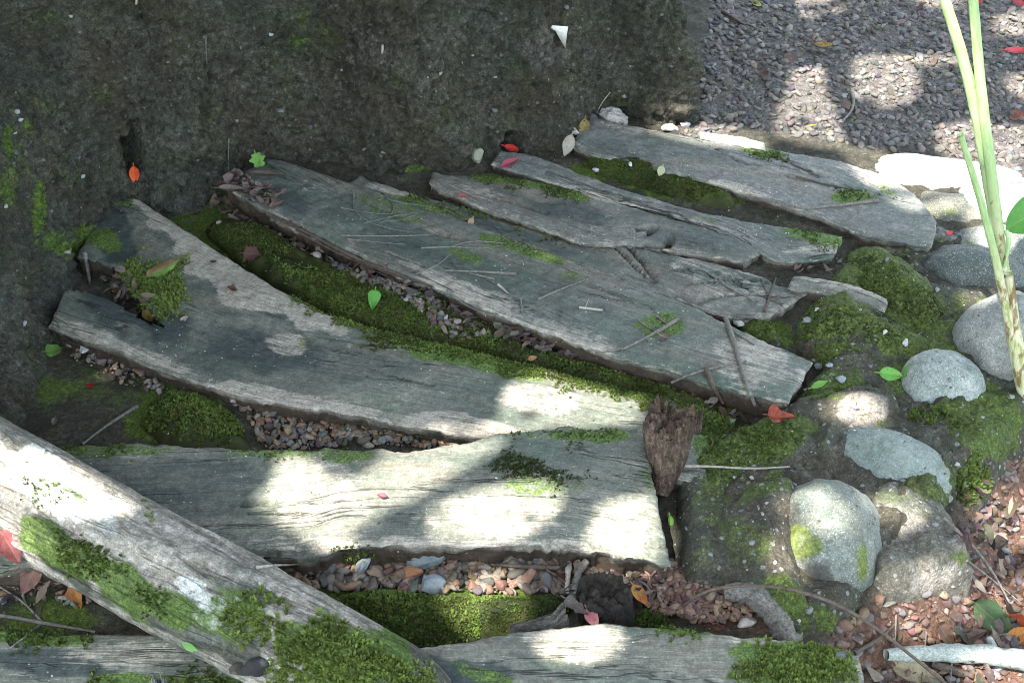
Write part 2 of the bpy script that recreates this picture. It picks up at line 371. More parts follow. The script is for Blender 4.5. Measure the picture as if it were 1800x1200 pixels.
def wall_mat():
    n = NT('wall earth mortar'); o = n.obj()
    a = n.noise(o, 7, 9, 0.66); f = n.noise(o, 85, 7, 0.72); b = n.noise(n.map(o, loc=(4, 3, 1)), 3.2, 6, 0.6); d = n.noise(n.map(o, (1, 1, 0.45), (1, 8, 1)), 9, 7, 0.65)
    base = n.ramp(n.math('ADD', n.math('MULTIPLY', a, 0.4), n.math('MULTIPLY', f, 0.6)), [(0.34, (0.018, 0.017, 0.011)), (0.48, (0.050, 0.048, 0.035)), (0.60, (0.096, 0.094, 0.074)), (0.74, (0.18, 0.18, 0.155))])
    base = n.mix(n.ramp(b, [(0.44, 0), (0.64, 0.6)]), base, n.mix(f, (0.016, 0.028, 0.024), (0.060, 0.080, 0.066)))
    base = n.mix(n.ramp(d, [(0.46, 0), (0.66, 0.75)]), base, n.mix(f, (0.030, 0.020, 0.012), (0.075, 0.058, 0.040)))
    gm = n.noise(n.map(o, loc=(9, 2, 4)), 11, 8, 0.7)
    base = n.mix(n.ramp(gm, [(0.50, 0), (0.68, 0.65)]), base, n.mix(f, (0.022, 0.030, 0.006), (0.060, 0.074, 0.016)))
    pit = n.noise(n.map(o, (1, 1, 1), (6, 2, 8)), 48, 8, 0.7, 0.6)
    base = n.mix(n.ramp(pit, [(0.36, 0.85), (0.47, 0)]), base, (0.012, 0.011, 0.008))
    base = n.mix(n.ramp(pit, [(0.58, 0), (0.72, 0.55)]), base, (0.15, 0.145, 0.12))
    v = n.vor(o, 70); vc = n.vor(o, 70, out='Color')
    sel = n.math('MULTIPLY', n.ramp(v, [(0.20, 1), (0.32, 0)]), n.ramp(n.math('ADD', vc, n.math('MULTIPLY', a, 0.35)), [(0.93, 0), (0.97, 0.6)]))
    base = n.mix(sel, base, n.mix(f, (0.07, 0.085, 0.085), (0.27, 0.28, 0.27)))
    pl = n.math('ADD', n.attr('pale'), n.math('MULTIPLY', n.math('SUBTRACT', f, 0.5), 0.9))
    base = n.mix(n.ramp(pl, [(0.35, 0), (0.7, 0.7)]), base, (0.20, 0.19, 0.175))
    ms = n.math('ADD', n.attr('moss'), n.math('MULTIPLY', n.math('SUBTRACT', n.math('ADD', gm, f), 1.0), 1.0))
    base = n.mix(n.ramp(ms, [(0.35, 0), (0.62, 0.9)]), base, n.ramp(n.noise(o, 170, 4), [(0.3, (0.03, 0.055, 0.008)), (0.7, (0.11, 0.19, 0.02))]))
    h = n.math('ADD', n.math('MULTIPLY', pit, 1.2), n.math('ADD', f, n.math('MULTIPLY', sel, 0.35)))
    return n.fin(base, n.bump(h, 1.0, 0.014), 0.95, 0.85)

def bark_mat():
    n = NT('log bark'); u = n.uv(); o = n.obj()
    g = n.noise(n.map(u, (10, 40, 1)), 1, 8, 0.68, 1.2); f = n.noise(o, 90, 6, 0.7); a = n.noise(o, 8, 6, 0.62); cr = n.noise(n.map(u, (9, 85, 1), (2, 5, 0)), 1, 6, 0.6, 1.6)
    base = n.ramp(n.math('ADD', n.math('MULTIPLY', g, 0.5), n.math('MULTIPLY', f, 0.5)), [(0.34, (0.085, 0.075, 0.06)), (0.50, (0.23, 0.215, 0.18)), (0.66, (0.42, 0.40, 0.36))])
    base = n.mix(n.ramp(cr, [(0.34, 0.6), (0.42, 0)]), base, (0.07, 0.058, 0.045))
    base = n.mix(n.ramp(a, [(0.48, 0), (0.66, 0.75)]), base, n.mix(f, (0.030, 0.042, 0.034), (0.085, 0.105, 0.085)))
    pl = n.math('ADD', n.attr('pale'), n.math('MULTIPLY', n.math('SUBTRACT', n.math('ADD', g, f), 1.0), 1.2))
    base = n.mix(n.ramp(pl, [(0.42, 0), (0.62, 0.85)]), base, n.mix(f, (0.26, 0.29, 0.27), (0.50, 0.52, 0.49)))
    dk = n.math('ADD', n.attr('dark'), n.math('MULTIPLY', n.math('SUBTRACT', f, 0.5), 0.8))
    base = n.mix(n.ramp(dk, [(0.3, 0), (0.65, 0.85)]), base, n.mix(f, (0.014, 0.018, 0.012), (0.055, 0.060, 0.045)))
    ms = n.math('ADD', n.attr('moss'), n.math('MULTIPLY', n.math('SUBTRACT', n.math('ADD', g, f), 1.0), 1.0))
    base = n.mix(n.ramp(ms, [(0.35, 0), (0.62, 0.93)]), base, n.ramp(n.noise(o, 200, 4, 0.7), [(0.3, MOSSC[0]), (0.5, MOSSC[1]), (0.72, MOSSC[2])]))
    h = n.math('ADD', g, n.math('ADD', n.math('MULTIPLY', f, 0.6), n.math('MULTIPLY', n.ramp(cr, [(0.34, 0), (0.46, 1)]), 0.7)))
    return n.fin(base, n.bump(h, 0.9, 0.007), 0.9, 0.6)

def rot_mat(name, c0, c1, c2):
    n = NT(name); o = n.obj(); g = n.noise(n.map(o, (70, 70, 9)), 1, 6, 0.65, 0.8); f = n.noise(o, 140, 5, 0.7)
    c = n.ramp(n.math('ADD', n.math('MULTIPLY', g, 0.6), n.math('MULTIPLY', f, 0.4)), [(0.36, c0), (0.52, c1), (0.68, c2)])
    ms = n.noise(n.map(o, loc=(2, 2, 2)), 30, 5, 0.7)
    c = n.mix(n.ramp(ms, [(0.6, 0), (0.72, 0.6)]), c, (0.055, 0.07, 0.02))
    return n.fin(c, n.bump(n.math('ADD', g, n.math('MULTIPLY', f, 0.5)), 1.0, 0.010), 0.95, 0.6)

M_MOSS = moss_mat(); M_STONE = tint_mat('gravel stone'); M_GROUND = ground_mat(); M_WALL = wall_mat(); M_BARK = bark_mat()

# ------------------------------------------------------------------ ground
KERB = W([(1330, 1420), (1440, 1180), (1470, 1105), (1560, 1055), (1660, 1000), (1690, 900), (1745, 800), (1820, 720), (1900, 600), (2000, 470), (2150, 380)], 0.0)[:, :2]
_kc = chaikin(KERB, 2)
KPOLY = np.vstack([_kc, [[6, 3.2], [6, -3], [0.4, -3]]])
GREYP = W([(1180, 330), (1205, 225), (1240, 90), (1240, -300), (2500, -300), (2500, 330), (1750, 340), (1640, 300), (1500, 290), (1300, 255)], 0.02)[:, :2]
def hz(x, y):
    q = np.c_[x, y]; d = dline(q, _kc); ins = inpoly(q, KPOLY)
    low = sstep(-0.02, 0.09, np.where(ins, d, -d))
    up = 0.024 + 0.034 * sstep(2.08, 2.26, y + 0.45 * x)
    z = -0.080 * low + up * (1 - low) * (1 - sstep(3.2, 5, np.hypot(x, y - 2)))
    z = z + 0.006 * fbm(q, 9, 4, 3) + 0.003 * fbm(q, 45, 3, 5)
    z = z + 0.010 * sstep(2.2, 3.2, y) * (1 - low)
    far = sstep(4.5, 30, np.hypot(x, y - 2)); z = z + far * 0.25 * fbm(q, 0.15, 3, 8)
    return z
def geo(a, b, s0, g=1.25):
    r = [a]; s = s0; sg = 1 if b > a else -1
    while abs(r[-1] - a) < abs(b - a): r.append(r[-1] + sg * s); s *= g
    return np.array(r[1:])
xs = np.r_[geo(-1.5, -90, 0.02)[::-1], np.arange(-1.5, 1.7, 0.0085), geo(1.7, 90, 0.02)]
ys = np.r_[geo(1.0, -90, 0.02)[::-1], np.arange(1.0, 4.1, 0.0085), geo(4.1, 90, 0.02)]
gx, gy = np.meshgrid(xs, ys, indexing='ij'); gx = gx.ravel(); gy = gy.ravel()
GV = np.c_[gx, gy, hz(gx, gy)]; GF = gridF(len(xs), len(ys))
q2 = np.c_[gx, gy]
near = (np.abs(gx) < 2.2) & (gy > 0.6) & (gy < 4.6)
grey = np.zeros(len(gx)); red = np.zeros(len(gx)); mossg = np.zeros(len(gx))
gi = inpoly(q2[near], GREYP); gd = dline(q2[near], GREYP, True); grey[near] = sstep(-0.03, 0.04, np.where(gi, gd, -gd)); grey[~near] = (gy[~near] > 2.5)
ki = inpoly(q2[near], KPOLY); kd = dline(q2[near], _kc); red[near] = sstep(-0.02, 0.03, np.where(ki, kd, -kd))
mossg[near] = blobs(GV[near], [(430, 420, 130, 50, 25, 1), (620, 510, 170, 50, 22, 1.1), (900, 610, 250, 45, 18, .9), (1200, 690, 160, 30, 15, .9), (330, 735, 120, 60, 5, .9),
    (90, 690, 60, 40, 0, .5), (1150, 310, 150, 38, 14, 1), (1350, 360, 90, 30, 12, .3), (750, 1070, 240, 60, 0, .9), (80, 1080, 110, 40, 0, .6), (1330, 800, 120, 70, 0, .7), (1340, 570, 80, 30, 20, .8), (700, 1180, 300, 40, 0, .4), (180, 680, 120, 60, 0, .38)])
red[near] = np.maximum(red[near], blobs(GV[near], [(1230, 1060, 130, 40, 10, 1), (830, 1000, 340, 40, 0, .45)]))
ground = mk('ground', GV, GF, M_GROUND, attrs=dict(grey=grey, red=red, moss=mossg)); tag(ground, kind='structure')
support(GV[:], GF[np.all(near[GF], axis=1)])

# ------------------------------------------------------------------ wall
wb = [(-420, 1150), (-160, 930), (0, 765), (60, 695), (100, 605), (140, 500), (185, 405), (240, 360), (320, 378), (390, 335), (480, 300), (600, 316), (690, 330), (775, 322), (835, 300), (880, 275), (960, 288), (1010, 268), (1060, 215), (1130, 225), (1190, 234)]
wb = W(wb, 0.045)[:, :2]
c0 = wb[-1]
wb = np.vstack([wb, c0 + [0.045, 0.015], c0 + [0.045, 0.06], c0 + [-0.05, 0.22], c0 + [-0.28, 0.6], c0 + [-0.6, 1.3]])
wb = resample(chaikin(wb, 3), 900)
# smoothed inward normals
tg = np.gradient(wb, axis=0)
kern = np.ones(41) / 41
tgs = np.stack([np.convolve(np.pad(tg[:, k], 20, 'edge'), kern, 'valid') for k in (0, 1)], 1); tgs /= np.linalg.norm(tgs, axis=1)[:, None]
nin = np.stack([-tgs[:, 1], tgs[:, 0]], 1)
straight = np.stack([np.convolve(np.pad(wb[:, k], 60, 'edge'), np.ones(121) / 121, 'valid') for k in (0, 1)], 1)
hs = np.r_[-0.06, np.linspace(0, 1.15, 250), 1.16]
nb = nin.copy(); ci = int(np.argmin(np.linalg.norm(wb - (c0 + [0.05, 0.03]), axis=1))); nb[ci - 60:] = nin[ci - 60]
bat = 0.42 - 0.36 * sstep(ci - 520, ci - 60, np.arange(len(wb)).astype(float))
sw = sstep(ci - 330, ci - 150, np.arange(len(wb)).astype(float))[:, None]; straight = straight * (1 - sw) + wb * sw
WV = []
for k, h in enumerate(hs):
    e = sstep(0.0, 0.30, h)
    p = wb * (1 - e) + (straight + nin * 0.03) * e + nb * (bat * max(h, 0))[:, None]
    if k == len(hs) - 1: p = p + nin * 0.6
    WV.append(np.c_[p, np.full(len(p), h)])
WV = np.array(WV).transpose(1, 0, 2).reshape(-1, 3)
nn = np.repeat(np.c_[nin, np.zeros(len(nin))], len(hs), 0)
disp = 0.036 * fbm(WV, 4.5, 4, 21) + 0.012 * fbm(WV, 11, 3, 31) + 0.010 * np.clip(fbm(np.c_[WV[:, 0] * 5 + WV[:, 2] * 3, WV[:, 1] * 5, WV[:, 2] * 12], 1, 4, 29), -.2, 1) + 0.013 * fbm(WV, 19, 4, 22) + 0.014 * np.abs(fbm(WV, 42, 3, 23)) + 0.0060 * fbm(WV, 110, 2, 24)
disp *= sstep(-0.02, 0.08, WV[:, 2]) * 0.8 + 0.2
qw = PX(WV)
# eroded hollows at the foot, where the photo shows dark holes
for (x, y, rx, ry, dep) in [(235, 285, 13, 50, 0.07), (895, 250, 24, 26, 0.06), (690, 318, 20, 12, 0.02), (1035, 245, 26, 26, 0.035), (372, 135, 10, 16, 0.02), (200, 470, 40, 40, 0.03), (140, 130, 50, 8, 0.015), (930, 200, 60, 7, 0.015)]:
    d = np.sqrt(((qw[:, 0] - x) / rx)**2 + ((qw[:, 1] - y) / ry)**2) + 0.55 * fbm(WV, 34, 4, 26)
    disp += dep * (1 - sstep(0.4, 1.1, d))
WV = WV + nn * disp[:, None]
WF = gridF(len(wb), len(hs))
wmoss = blobs(WV, [(68, 372, 11, 70, 4, 1.0), (12, 245, 10, 40, 0, .7), (12, 320, 24, 40, 0, .5), (60, 30, 60, 20, 0, .3), (540, 40, 60, 80, 0, .26), (180, 420, 40, 25, 0, 1), (740, 310, 30, 18, 0, .9), (120, 430, 60, 40, 0, .6), (90, 250, 120, 120, 0, .3), (330, 250, 120, 80, 0, .25), (620, 120, 60, 90, 0, .25), (870, 30, 40, 20, 0, .28)])
wpale = blobs(WV, [(955, 95, 60, 40, 0, .5), (720, 130, 300, 150, 0, .3), (1080, 110, 150, 110, 0, .3), (640, 90, 60, 60, 0, .4), (1000, 160, 60, 40, 0, .35), (400, 130, 60, 50, 0, .3)])  # first pale mark paints in a faint sun spot
wall = mk('earthen_wall', WV, WF, M_WALL, attrs=dict(moss=wmoss, pale=wpale))
tag(wall, 'rough dark earth and mortar wall rising behind the plank ends', 'wall')
support(WV, WF)

# ------------------------------------------------------------------ planks
def plank(label, upper, lower, zu, zl, thick=0.05, seed=0, mat=None, marks=None, notches=(), cracks=(), bow=0.0, res=0.0042, ragged=0.0025, name='plank', cat='plank', edge_pale=0.40, endr=0.0025):
    U = chaikin(W(upper, zu), 2); L = chaikin(W(lower, zl), 2)
    ln = 0.5 * (np.linalg.norm(np.diff(U, axis=0), axis=1).sum() + np.linalg.norm(np.diff(L, axis=0), axis=1).sum())
    n = max(8, int(ln / res)); U = resample(U, n); L = resample(L, n)
    wd = np.linalg.norm(U - L, axis=1); m = max(6, int(wd.mean() / res))
    t = np.linspace(0, 1, m)
    V = L[:, None, :] * (1 - t)[None, :, None] + U[:, None, :] * t[None, :, None]
    V = V.reshape(-1, 3)
    uu = np.repeat(np.linspace(0, ln, n), m); vv = (np.repeat(wd, m) * np.tile(t, n))
    uvw = np.c_[uu * 4, vv * 60, np.full(len(uu), seed * 7.7)]
    # ragged edges along the grain
    ac = (U - L) / wd[:, None]; ac = np.repeat(ac, m, 0); al = np.gradient((U + L) / 2, axis=0); al /= np.linalg.norm(al, axis=1)[:, None]; al = np.repeat(al, m, 0)
    tt = np.tile(t, n); ee = np.exp(-np.minimum(vv, np.repeat(wd, m) - vv) / 0.012)
    V += ac * (ragged * ee * fbm(np.c_[uu * 28, (tt > .5) * 9.0, np.full(len(uu), seed)], 1, 4, seed))[:, None]
    V += ac * (0.0016 * np.exp(-np.minimum(vv, np.repeat(wd, m) - vv) / 0.006) * fbm(np.c_[uu * 110, (tt > .5) * 9.0, np.full(len(uu), seed + 50)], 1, 3, seed + 20))[:, None]
    ed_u = np.exp(-np.minimum(uu, ln - uu) / 0.02)
    V += al * (endr * ed_u * fbm(np.c_[vv * 40, (uu > ln / 2) * 5.0, np.full(len(uu), seed)], 1, 3, seed + 3))[:, None]
    de = np.minimum(np.minimum(vv, np.repeat(wd, m) - vv), np.minimum(uu, ln - uu))
    dz = 0.0011 * fbm(uvw * [1, 1, 1], 0.55, 4, seed + 5) + 0.0035 * fbm(np.c_[V[:, :2], uvw[:, 2]], 7, 3, seed + 6) + 0.0012 * fbm(V, 60, 3, seed + 9)
    dz -= 0.0032 * np.exp(-de / 0.004) + 0.003 * np.exp(-de / 0.02)
    dz += bow * np.sin(np.pi * uu / ln)
    for line, wid, dep in cracks:
        lw = W(line, 0.5 * (np.mean(zu) + np.mean(zl))); d = dline(V, lw) + 0.0015 * fbm(V, 90, 2, seed)
        dz -= dep * (1 - sstep(wid * 0.4, wid, d))
    V[:, 2] += dz
    F = gridF(n, m)
    if len(notches):
        qf = PX(V[F].mean(1)); kill = np.zeros(len(F), bool)
        for p in notches: kill |= inpoly(qf, p)
        F = F[~kill]
    # side walls: boundary edges carried down in rings, undercut like rotted wood
    ed = np.vstack([F[:, [0, 1]], F[:, [1, 2]], F[:, [2, 3]], F[:, [3, 0]]])
    key = np.sort(ed, 1); kk = key[:, 0].astype(np.int64) * len(V) + key[:, 1]
    _, inv, cnt = np.unique(kk, return_inverse=True, return_counts=True)
    be = ed[cnt[inv] == 1]; bi = np.unique(be); cen = V.mean(0)
    # inward direction for each boundary vertex: towards used neighbours
    acc = np.zeros((len(V), 3)); fc = V[F].mean(1)
    for k in range(4): np.add.at(acc, F[:, k], fc - V[F[:, k]])
    inn = acc[bi]; inn[:, 2] = 0; inn /= np.maximum(np.linalg.norm(inn, axis=1), 1e-9)[:, None]
    idx = {int(v): k for k, v in enumerate(bi)}; e0 = np.array([idx[int(a)] for a in be[:, 0]]); e1 = np.array([idx[int(a)] for a in be[:, 1]])
    AV = [V]; AF = [F]; off = len(V); prev = bi; side = [np.zeros(len(V))]; uvs = [np.c_[uu, vv]]; src = [np.arange(len(V))]
    rings = (0.10, 0.25, 0.45, 0.7, 1.0)
    for r in rings:
        P = V[bi].copy(); P[:, 2] -= thick * r
        nz = fbm(np.c_[P[:, 0] * 35, P[:, 1] * 35, P[:, 2] * 160], 1, 3, seed + 12)
        P += inn * (0.004 + 0.010 * r + 0.006 * nz)[:, None]
        cur = np.arange(off, off + len(bi))
        AF.append(np.stack([prev[e1] if prev is bi else prev[e1], prev[e0], cur[e0], cur[e1]], 1))
        AV.append(P); side.append(np.full(len(bi), min(1, r * 2.2))); uvs.append(np.c_[uu[bi], vv[bi] + thick * r]); src.append(bi)
        prev = cur; off += len(bi)
    AV = np.vstack(AV); src = np.concatenate(src); marks = marks or {}
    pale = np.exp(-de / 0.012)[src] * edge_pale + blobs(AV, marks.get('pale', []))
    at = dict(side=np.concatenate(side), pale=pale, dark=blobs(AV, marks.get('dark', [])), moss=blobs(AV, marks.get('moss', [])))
    base = empty(name, tuple(AV.mean(0) * [1, 1, 0])); tag(base, label, cat)
    mk('board', AV, AF, mat, base, at, np.vstack(uvs)); support(AV, AF)
    return base, AV, AF

P = {}
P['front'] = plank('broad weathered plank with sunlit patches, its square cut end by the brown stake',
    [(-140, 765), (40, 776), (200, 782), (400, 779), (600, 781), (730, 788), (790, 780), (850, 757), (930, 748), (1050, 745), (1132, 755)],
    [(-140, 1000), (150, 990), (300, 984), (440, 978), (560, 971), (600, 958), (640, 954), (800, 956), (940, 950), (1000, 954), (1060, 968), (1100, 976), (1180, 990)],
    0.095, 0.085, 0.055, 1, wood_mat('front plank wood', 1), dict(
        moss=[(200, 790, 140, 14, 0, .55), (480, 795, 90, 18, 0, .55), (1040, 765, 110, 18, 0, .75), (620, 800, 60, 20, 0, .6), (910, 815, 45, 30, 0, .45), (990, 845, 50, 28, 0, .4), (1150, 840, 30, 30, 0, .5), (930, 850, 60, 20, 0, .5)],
        dark=[(330, 850, 200, 70, 0, .45), (700, 930, 130, 30, -20, .4), (170, 820, 120, 30, 0, .4)], pale=[(640, 955, 500, 14, 0, .4), (560, 860, 110, 60, 0, .5), (860, 910, 120, 40, 0, .5), (1100, 930, 60, 60, 0, .5)]),  # last three pale marks paint sun patches into the wood colour
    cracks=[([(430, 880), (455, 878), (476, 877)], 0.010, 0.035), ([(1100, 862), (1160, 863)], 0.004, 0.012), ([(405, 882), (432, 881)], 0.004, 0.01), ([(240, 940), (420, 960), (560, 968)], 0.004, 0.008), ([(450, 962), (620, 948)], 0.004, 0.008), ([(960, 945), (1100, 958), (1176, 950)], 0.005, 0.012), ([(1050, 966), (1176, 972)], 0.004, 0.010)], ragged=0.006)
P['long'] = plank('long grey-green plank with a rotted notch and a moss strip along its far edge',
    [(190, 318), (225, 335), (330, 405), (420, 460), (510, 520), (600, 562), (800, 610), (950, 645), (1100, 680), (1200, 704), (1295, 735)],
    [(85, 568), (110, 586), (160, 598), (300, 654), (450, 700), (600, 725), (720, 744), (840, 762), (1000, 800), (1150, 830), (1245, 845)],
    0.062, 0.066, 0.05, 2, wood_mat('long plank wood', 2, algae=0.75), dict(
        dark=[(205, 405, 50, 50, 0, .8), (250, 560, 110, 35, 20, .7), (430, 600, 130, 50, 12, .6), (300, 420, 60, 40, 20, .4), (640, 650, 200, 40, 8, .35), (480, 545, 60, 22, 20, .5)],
        pale=[(290, 390, 105, 28, 35, 1.4), (400, 475, 150, 46, 30, 1.6), (530, 545, 130, 28, 25, .95), (250, 620, 160, 14, 22, .5), (500, 700, 200, 18, 8, .6), (790, 745, 130, 20, 5, .6), (500, 600, 40, 20, 10, .6), (950, 700, 90, 30, 5, .5)],  # last pale mark puts a sun patch into the wood colour
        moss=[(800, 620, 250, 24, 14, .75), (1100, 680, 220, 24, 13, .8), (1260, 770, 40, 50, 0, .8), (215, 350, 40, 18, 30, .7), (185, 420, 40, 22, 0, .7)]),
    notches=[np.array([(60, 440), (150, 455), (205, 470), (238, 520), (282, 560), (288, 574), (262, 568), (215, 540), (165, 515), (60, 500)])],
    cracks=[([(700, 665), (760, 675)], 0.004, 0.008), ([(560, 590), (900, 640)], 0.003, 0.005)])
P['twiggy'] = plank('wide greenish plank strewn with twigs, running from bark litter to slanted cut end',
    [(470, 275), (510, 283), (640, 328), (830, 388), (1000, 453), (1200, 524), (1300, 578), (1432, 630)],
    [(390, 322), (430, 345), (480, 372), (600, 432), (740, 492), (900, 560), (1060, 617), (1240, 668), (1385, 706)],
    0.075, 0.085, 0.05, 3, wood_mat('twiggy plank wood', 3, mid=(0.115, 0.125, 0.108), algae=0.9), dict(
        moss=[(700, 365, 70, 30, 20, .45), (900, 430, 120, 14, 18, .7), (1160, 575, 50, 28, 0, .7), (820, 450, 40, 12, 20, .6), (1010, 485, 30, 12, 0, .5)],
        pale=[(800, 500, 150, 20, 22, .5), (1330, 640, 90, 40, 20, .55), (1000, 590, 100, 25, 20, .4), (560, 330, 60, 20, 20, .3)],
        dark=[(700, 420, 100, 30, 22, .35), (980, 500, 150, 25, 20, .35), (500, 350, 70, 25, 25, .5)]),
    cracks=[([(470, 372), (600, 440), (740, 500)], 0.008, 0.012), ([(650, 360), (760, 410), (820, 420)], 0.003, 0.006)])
P['split'] = plank('narrow brown plank beside the twig strewn one, ending in a torn splintered tip',
    [(630, 305), (660, 320), (780, 348), (930, 394), (1030, 430), (1065, 432), (1100, 424), (1180, 440), (1300, 470), (1418, 512)],
    [(610, 318), (650, 336), (820, 392), (1000, 460), (1100, 495), (1200, 528), (1260, 555), (1355, 552)],
    0.070, 0.072, 0.05, 4, wood_mat('split plank wood', 4, mid=(0.12, 0.115, 0.098), brown=(0.09, 0.065, 0.045), algae=0.45), dict(
        moss=[(760, 365, 90, 10, 17, .6), (960, 405, 50, 10, 15, .8)], pale=[(1250, 480, 130, 35, 20, .35), (690, 335, 50, 8, 15, .5)], dark=[(900, 410, 150, 20, 18, .5), (1190, 480, 40, 20, 30, .4)]),
    cracks=[([(1080, 432), (1130, 480), (1150, 495)], 0.004, 0.01), ([(1105, 430), (1150, 485)], 0.005, 0.012), ([(1210, 500), (1300, 490), (1400, 500)], 0.003, 0.006), ([(1230, 530), (1300, 515), (1380, 520)], 0.004, 0.008), ([(1180, 470), (1280, 490), (1390, 540)], 0.004, 0.008)], ragged=0.005)
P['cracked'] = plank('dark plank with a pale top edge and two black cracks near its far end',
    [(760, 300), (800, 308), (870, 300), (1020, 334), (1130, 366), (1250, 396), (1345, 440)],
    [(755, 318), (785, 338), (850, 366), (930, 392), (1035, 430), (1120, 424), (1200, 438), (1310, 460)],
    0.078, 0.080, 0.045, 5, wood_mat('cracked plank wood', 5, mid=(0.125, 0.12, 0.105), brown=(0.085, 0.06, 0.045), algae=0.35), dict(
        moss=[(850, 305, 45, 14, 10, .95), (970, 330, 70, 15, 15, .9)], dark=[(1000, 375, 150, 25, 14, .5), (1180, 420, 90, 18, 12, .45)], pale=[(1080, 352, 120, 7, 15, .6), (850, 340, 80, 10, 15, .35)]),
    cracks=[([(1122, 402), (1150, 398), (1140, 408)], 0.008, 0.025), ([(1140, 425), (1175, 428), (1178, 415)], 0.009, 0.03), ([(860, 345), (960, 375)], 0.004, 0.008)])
P['slate'] = plank('smooth slate grey plank below the upper moss strip, moss at its far tip',
    [(880, 262), (945, 270), (1100, 334), (1250, 374), (1400, 396), (1484, 412)],
    [(860, 285), (910, 300), (1020, 333), (1130, 364), (1250, 394), (1340, 440), (1375, 460), (1466, 450)],
    0.083, 0.082, 0.045, 6, wood_mat('slate plank wood', 6, mid=(0.12, 0.125, 0.118), algae=0.7), dict(
        moss=[(1440, 415, 60, 16, 8, .95), (1240, 385, 50, 6, 10, .5)], pale=[(1040, 345, 110, 10, 17, .4), (1420, 440, 60, 10, -5, .5)], dark=[(1200, 375, 120, 14, 12, .35)]),
    cracks=[([(960, 300), (1100, 345), (1200, 370)], 0.003, 0.006)])
P['far'] = plank('farthest plank, grey with a sunlit far edge, against the gravel path',
    [(1040, 195), (1065, 212), (1200, 236), (1350, 256), (1500, 282), (1570, 310), (1615, 342), (1648, 388)],
    [(1005, 250), (1030, 268), (1140, 294), (1270, 324), (1340, 345), (1420, 366), (1480, 394), (1550, 420), (1640, 430)],
    0.090, 0.086, 0.05, 7, wood_mat('far plank wood', 7, mid=(0.13, 0.135, 0.128), algae=0.6), dict(
        moss=[(1345, 268, 40, 9, 8, 1), (1500, 345, 45, 14, 0, .95), (1560, 335, 30, 12, 20, .5)], pale=[(1540, 310, 80, 25, 20, .5), (1100, 225, 60, 14, 10, .45), (1300, 330, 60, 8, 14, .5)], dark=[(1250, 280, 130, 16, 10, .35)]),  # first pale mark paints the sunlit far end lighter
    cracks=[([(1375, 280), (1440, 310)], 0.004, 0.008), ([(1200, 232), (1300, 285), (1340, 290)], 0.003, 0.005), ([(1380, 308), (1510, 335)], 0.004, 0.008)])
P['strip'] = plank('thin bleached board strip sunlit along the far edge of the farthest plank',
    [(1228, 226), (1280, 231), (1345, 244)], [(1232, 240), (1280, 247), (1348, 259)], 0.098, 0.098, 0.045, 12, wood_mat('strip wood', 12, mid=(0.26, 0.25, 0.22), pale=(0.45, 0.43, 0.38), algae=0.1))
P['stub'] = plank('short pale plank stub wedged between two mossy mortar lumps',
    [(1395, 480), (1430, 484), (1480, 490), (1562, 522)], [(1385, 502), (1430, 506), (1480, 520), (1556, 548)], 0.085, 0.085, 0.05, 8, wood_mat('stub wood', 8, algae=0.3), dict(pale=[(1470, 500, 80, 20, 10, .4)]))
P['corner'] = plank('dark plank lying under the log in the lower left corner',
    [(-150, 1095), (0, 1102), (150, 1108), (290, 1106), (360, 1120), (425, 1162)], [(-150, 1215), (0, 1210), (150, 1212), (290, 1214), (360, 1216), (425, 1220)],
    0.06, 0.055, 0.06, 9, wood_mat('corner plank wood', 9, algae=0.5), dict(moss=[(70, 1115, 110, 22, 2, .9), (380, 1150, 40, 20, 30, .8), (300, 1195, 160, 14, 0, .8)], dark=[(90, 1165, 110, 30, 5, .8)], pale=[(240, 1150, 150, 25, 0, .45)]))
P['bottom'] = plank('pale plank along the bottom edge with a thick moss mat on its end',
    [(560, 1150), (690, 1138), (800, 1125), (900, 1110), (1000, 1096), (1100, 1090), (1250, 1106), (1400, 1120), (1510, 1150)],
    [(560, 1290), (690, 1290), (800, 1290), (900, 1290), (1000, 1290), (1100, 1290), (1250, 1290), (1400, 1295), (1540, 1300)],
    0.095, 0.095, 0.06, 10, wood_mat('bottom plank wood', 10, algae=0.7), dict(moss=[(1390, 1180, 130, 60, 0, 1.1), (1200, 1105, 60, 12, 5, .7), (860, 1190, 150, 20, 20, .6), (700, 1170, 100, 40, 0, .6)], pale=[(1020, 1130, 80, 40, 0, .5), (1340, 1128, 60, 10, 5, .5)], dark=[(800, 1180, 150, 40, 10, .8)]))  # first pale mark tints in the sun patch on this plank

